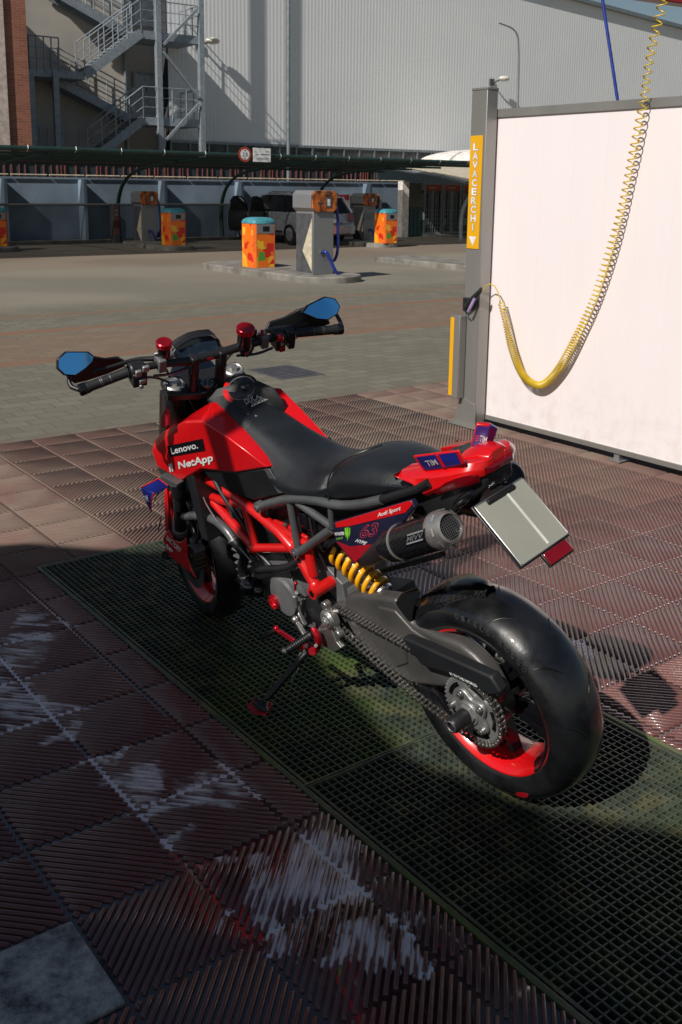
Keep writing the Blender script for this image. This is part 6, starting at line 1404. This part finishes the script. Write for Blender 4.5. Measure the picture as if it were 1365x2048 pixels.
# control cables looping down from the bars
for P in ([(.035, .205, 1.29), (.10, .15, 1.22), (.09, .10, 1.05), (.03, .06, .95)], [(.035, -.165, 1.29), (.11, -.10, 1.20), (.10, -.02, 1.05), (.04, .02, .92)], [(.0, .28, 1.27), (.05, .19, 1.21), (.06, .10, 1.12), (.03, .05, 1.0)]):
    B_('control_cable', 'satin_black', lambda m: m.tube([sf(q) for q in P], .0045, 8, 3))
B_('side_hose', 'satin_black', lambda m: m.tube([(1.18, .10, .86), (1.10, .13, .74), (1.0, .12, .62), (.97, .10, .52)], .009, 8, 2))
B_('coil_pack', 'gloss_black', lambda m: (m.box((1.02, .05, .60), (1.12, .10, .70)), m.tube([(1.07, .09, .6), (1.05, .11, .52), (.98, .1, .46)], .006, 6, 2)), bevel=.006)

# more engine detail: head bolts, oil lines, bracket, wiring clips
def hb_(m):
    for (x, z) in ((1.10, .33), (1.10, .42), (1.04, .30), (1.04, .45), (.75, .66), (.86, .66)): m.cyl((x, .07, z), (x, .092, z), .009, 6)
B_('head_bolt', 'steel', hb_, en, bevel=.001)
B_('oil_line', 'steel', lambda m: m.tube([(1.0, .09, .46), (.96, .115, .52), (.90, .12, .50), (.86, .11, .46)], .0045, 8, 2), en)
B_('wiring', 'satin_black', lambda m: [m.tube(P, .0035, 6, 2) for P in ([(1.14, .08, .66), (1.05, .12, .58), (.98, .11, .50), (.93, .12, .44)], [(.9, .1, .72), (.84, .115, .62), (.79, .1, .54), (.77, .11, .46)], [(.70, .09, .66), (.66, .12, .58), (.64, .11, .50)], [(.62, .10, .74), (.60, .115, .66), (.58, .10, .56)])])
B_('starter_relay', 'gloss_black', lambda m: (m.box((.60, .06, .68), (.68, .10, .74)), m.cyl((.74, .06, .63), (.74, .105, .63), .022, 16)), bevel=.004)
for c, d in (((1.059,0.135,0.542), (-.5, 0, -.6)), ((1.078,0.115,0.381), (-.3, 0, -.7))): B_('hose_clamp', 'steel', lambda m: m.lathe(Vector(c), d, [(0, .019), (0, .0205), (.008, .0205), (.008, .019)], 20))

# ================================================================ CAR under the canopy
car = empty('parked_car', yd(-19.95, 16.12, 0), (0, 0, YAW + pi), 'silver estate car under the canopy with both left doors open', 'car')
def car_sec(x, w, zb, zt, r=.08):
    return [Vector((x, y, z)) for y, z in ((-w*.86, zb), (-w, zb + .14), (-w*1.0, (zb+zt)*.5 + .05), (-w*.965, zt - .05), (-w*.90, zt), (w*.90, zt), (w*.965, zt - .05), (w*1.0, (zb+zt)*.5 + .05), (w, zb + .14), (w*.86, zb))]
def cb(name, m, fn, parent=car, **kw): a = MB(); fn(a); return a.build(name, m, parent, **kw)
cb('body', 'car_silver', lambda m: m.loft([car_sec(*q) for q in ((0.0, .80, .42, .66), (.03, .86, .34, .70), (.10, .88, .30, .92), (.25, .89, .28, .97), (1.0, .90, .26, .97), (3.1, .90, .26, .95), (3.5, .89, .28, .90), (4.1, .84, .30, .78), (4.35, .70, .34, .62))]), bevel=.02, seg=3, angle=50)
cb('bumper', 'car_silver', lambda m: m.loft([[Vector((x, y, z)) for z in (.32, .40, .56, .62) for y in ()] or [Vector((x, -w, .34)), Vector((x, -w*1.01, .58)), Vector((x, w*1.01, .58)), Vector((x, w, .34))] for x, w in ((-.06, .70), (-.05, .82), (.10, .90), (.4, .905))]), bevel=.03, seg=3)
gh = cb('windows', 'car_glass', lambda m: m.loft([[Vector((x, -w0, z0)), Vector((x + dx, -w1, z1)), Vector((x + dx, w1, z1)), Vector((x, w0, z0))] for x, w0, z0, dx, w1, z1 in ((.10, .78, .94, .28, .62, 1.38), (.9, .84, .95, .1, .66, 1.44), (2.2, .84, .95, .0, .66, 1.45), (3.2, .80, .93, -.55, .62, 1.40))]), bevel=.01)
cb('roof', 'car_silver', lambda m: m.loft([[Vector((x, -w, z)), Vector((x, -w*.6, z + .04)), Vector((x, w*.6, z + .04)), Vector((x, w, z)), Vector((x, w, z - .03)), Vector((x, -w, z - .03))] for x, w, z in ((.33, .64, 1.39), (.6, .68, 1.44), (1.6, .69, 1.46), (2.4, .68, 1.45), (2.75, .66, 1.40))]), bevel=.01)
for s_ in (1, -1):
    cb('pillar', 'car_silver', lambda m: m.tube([(.07, .80*s_, .95), (.34, .65*s_, 1.40)], [.045, .03], 8))
    cb('pillar', 'car_silver', lambda m: m.tube([(3.25, .80*s_, .93), (2.65, .65*s_, 1.42)], [.035, .03], 8))
    cb('roof_rail', 'vac_dark', lambda m: m.tube([(.5, .60*s_, 1.47), (.7, .60*s_, 1.52), (2.2, .60*s_, 1.52), (2.4, .60*s_, 1.47)], .015, 6))
    cb('tail_light', 'red_lens', lambda m: m.loft([[Vector((-.015, .80*s_, .70)), Vector((-.015, .62*s_, .70)), Vector((-.0, .64*s_, .92)), Vector((.03, .83*s_, .92))], [Vector((.2, .905*s_, .72)), Vector((.05, .62*s_, .70)), Vector((.05, .64*s_, .92)), Vector((.22, .905*s_, .92))]]), bevel=.01)
    for x in (.85, 3.45):
        w_ = cb('wheel', 'rubber', lambda m: m.lathe((x, .80*s_, .315), (0, s_, 0), [(-.1, .2), (-.1, .31), (.08, .315), (.10, .29), (.10, .2)], 32))
        cb('rim', 'dull_silver', lambda m: m.lathe((x, .80*s_, .315), (0, s_, 0), [(.06, .2), (.09, .19), (.07, .05), (.09, 0)], 32), w_)
cb('number_plate', 'white_decal', lambda m: m.box((-.035, -.26, .66), (-.02, .26, .77)), bevel=.003)
cb('plate_end', 'mirror_blue', lambda m: (m.box((-.038, -.26, .66), (-.0355, -.22, .77)), m.box((-.038, .22, .66), (-.0355, .26, .77))), car.children[-1], smooth=False)
cb('tailgate_seam', 'car_dark', lambda m: (m.box((-.012, -.72, .62), (-.004, .72, .64)), m.tube([(.07, .02, 1.0), (.03, .03, 1.0), (.02, .25, 1.06)], .008, 6)))
cb('exhaust_tip', 'steel', lambda m: m.lathe((.02, -.55, .30), (-1, 0, 0), [(0, .03), (.10, .032), (.10, .026), (.05, .024)], 16))
cb('door_opening', 'car_dark', lambda m: (m.prism([(1.25, .895, .36), (2.05, .895, .36), (2.05, .70, 1.38), (1.35, .72, 1.36), (1.15, .85, .95)], (0, .012, 0)), m.prism([(2.13, .895, .36), (3.0, .895, .36), (3.05, .86, .93), (2.6, .70, 1.36), (2.13, .70, 1.38)], (0, .012, 0))))
for (hx, ln, ang_, win) in ((2.10, .95, 62, 1), (3.05, 1.05, 66, 1)):
    c, s_ = cos(radians(ang_)), sin(radians(ang_))
    def dm(p): return Vector((hx - p[0]*c, .90 + p[0]*s_ + 0 * p[1], p[1]))
    dr = cb('door', 'car_dark', lambda m: m.prism([dm(p) for p in ((0, .36), (ln*.92, .36), (ln, .55), (ln, .95), (0, .95))], Vector((s_, c, 0)) * .06), bevel=.01)
    cb('outer_skin', 'car_silver', lambda m: m.prism([dm(p) + Vector((s_, c, 0)) * .062 for p in ((0, .36), (ln*.92, .36), (ln, .55), (ln, .95), (0, .95))], Vector((s_, c, 0)) * .012), dr, bevel=.004)
    cb('window_frame', 'car_dark', lambda m: m.tube([dm(p) + Vector((s_, c, 0)) * .03 for p in ((.02, .95), (.22, 1.28), (.42, 1.38), (ln*.85, 1.36), (ln*.98, .95))], .022, 8, 1), dr)
    cb('glass', 'car_glass', lambda m: m.prism([dm(p) + Vector((s_, c, 0)) * .03 for p in ((.04, .95), (.23, 1.27), (.43, 1.36), (ln*.83, 1.34), (ln*.95, .95))], Vector((s_, c, 0)) * .004), dr, smooth=False)
    cb('handle', 'vac_steel', lambda m: m.tube([dm((.5, .78)) - Vector((s_, c, 0)) * .02, dm((.75, .80)) - Vector((s_, c, 0)) * .02], .012, 6), dr)
# two small wall plates by the far machine
root = yempty('wall_sign', -24.4, 20.7773, 0, 'white framed notice board on the wall right of the silver car', 'sign')
z0, z1, yb0, yb1 = 1.0387 - .12, 1.4449, -1.2224, 0.7908
m = MB(); m.box((0, yb0, z0), (.03, yb1, z1)); m.build('board', 'soft_white', root, smooth=False)
m = MB(); m.box((.031, yb0 + .03, z1 - .2), (.035, yb0 + .55, z1 - .02)); m.build('red_print', 'pink_decal', root, smooth=False)
m = MB(); m.box((.031, yb0 + .6, z0 + .03), (.035, yb1 - .12, z1 - .06)); m.build('dark_print', 'vac_dark', root, smooth=False)
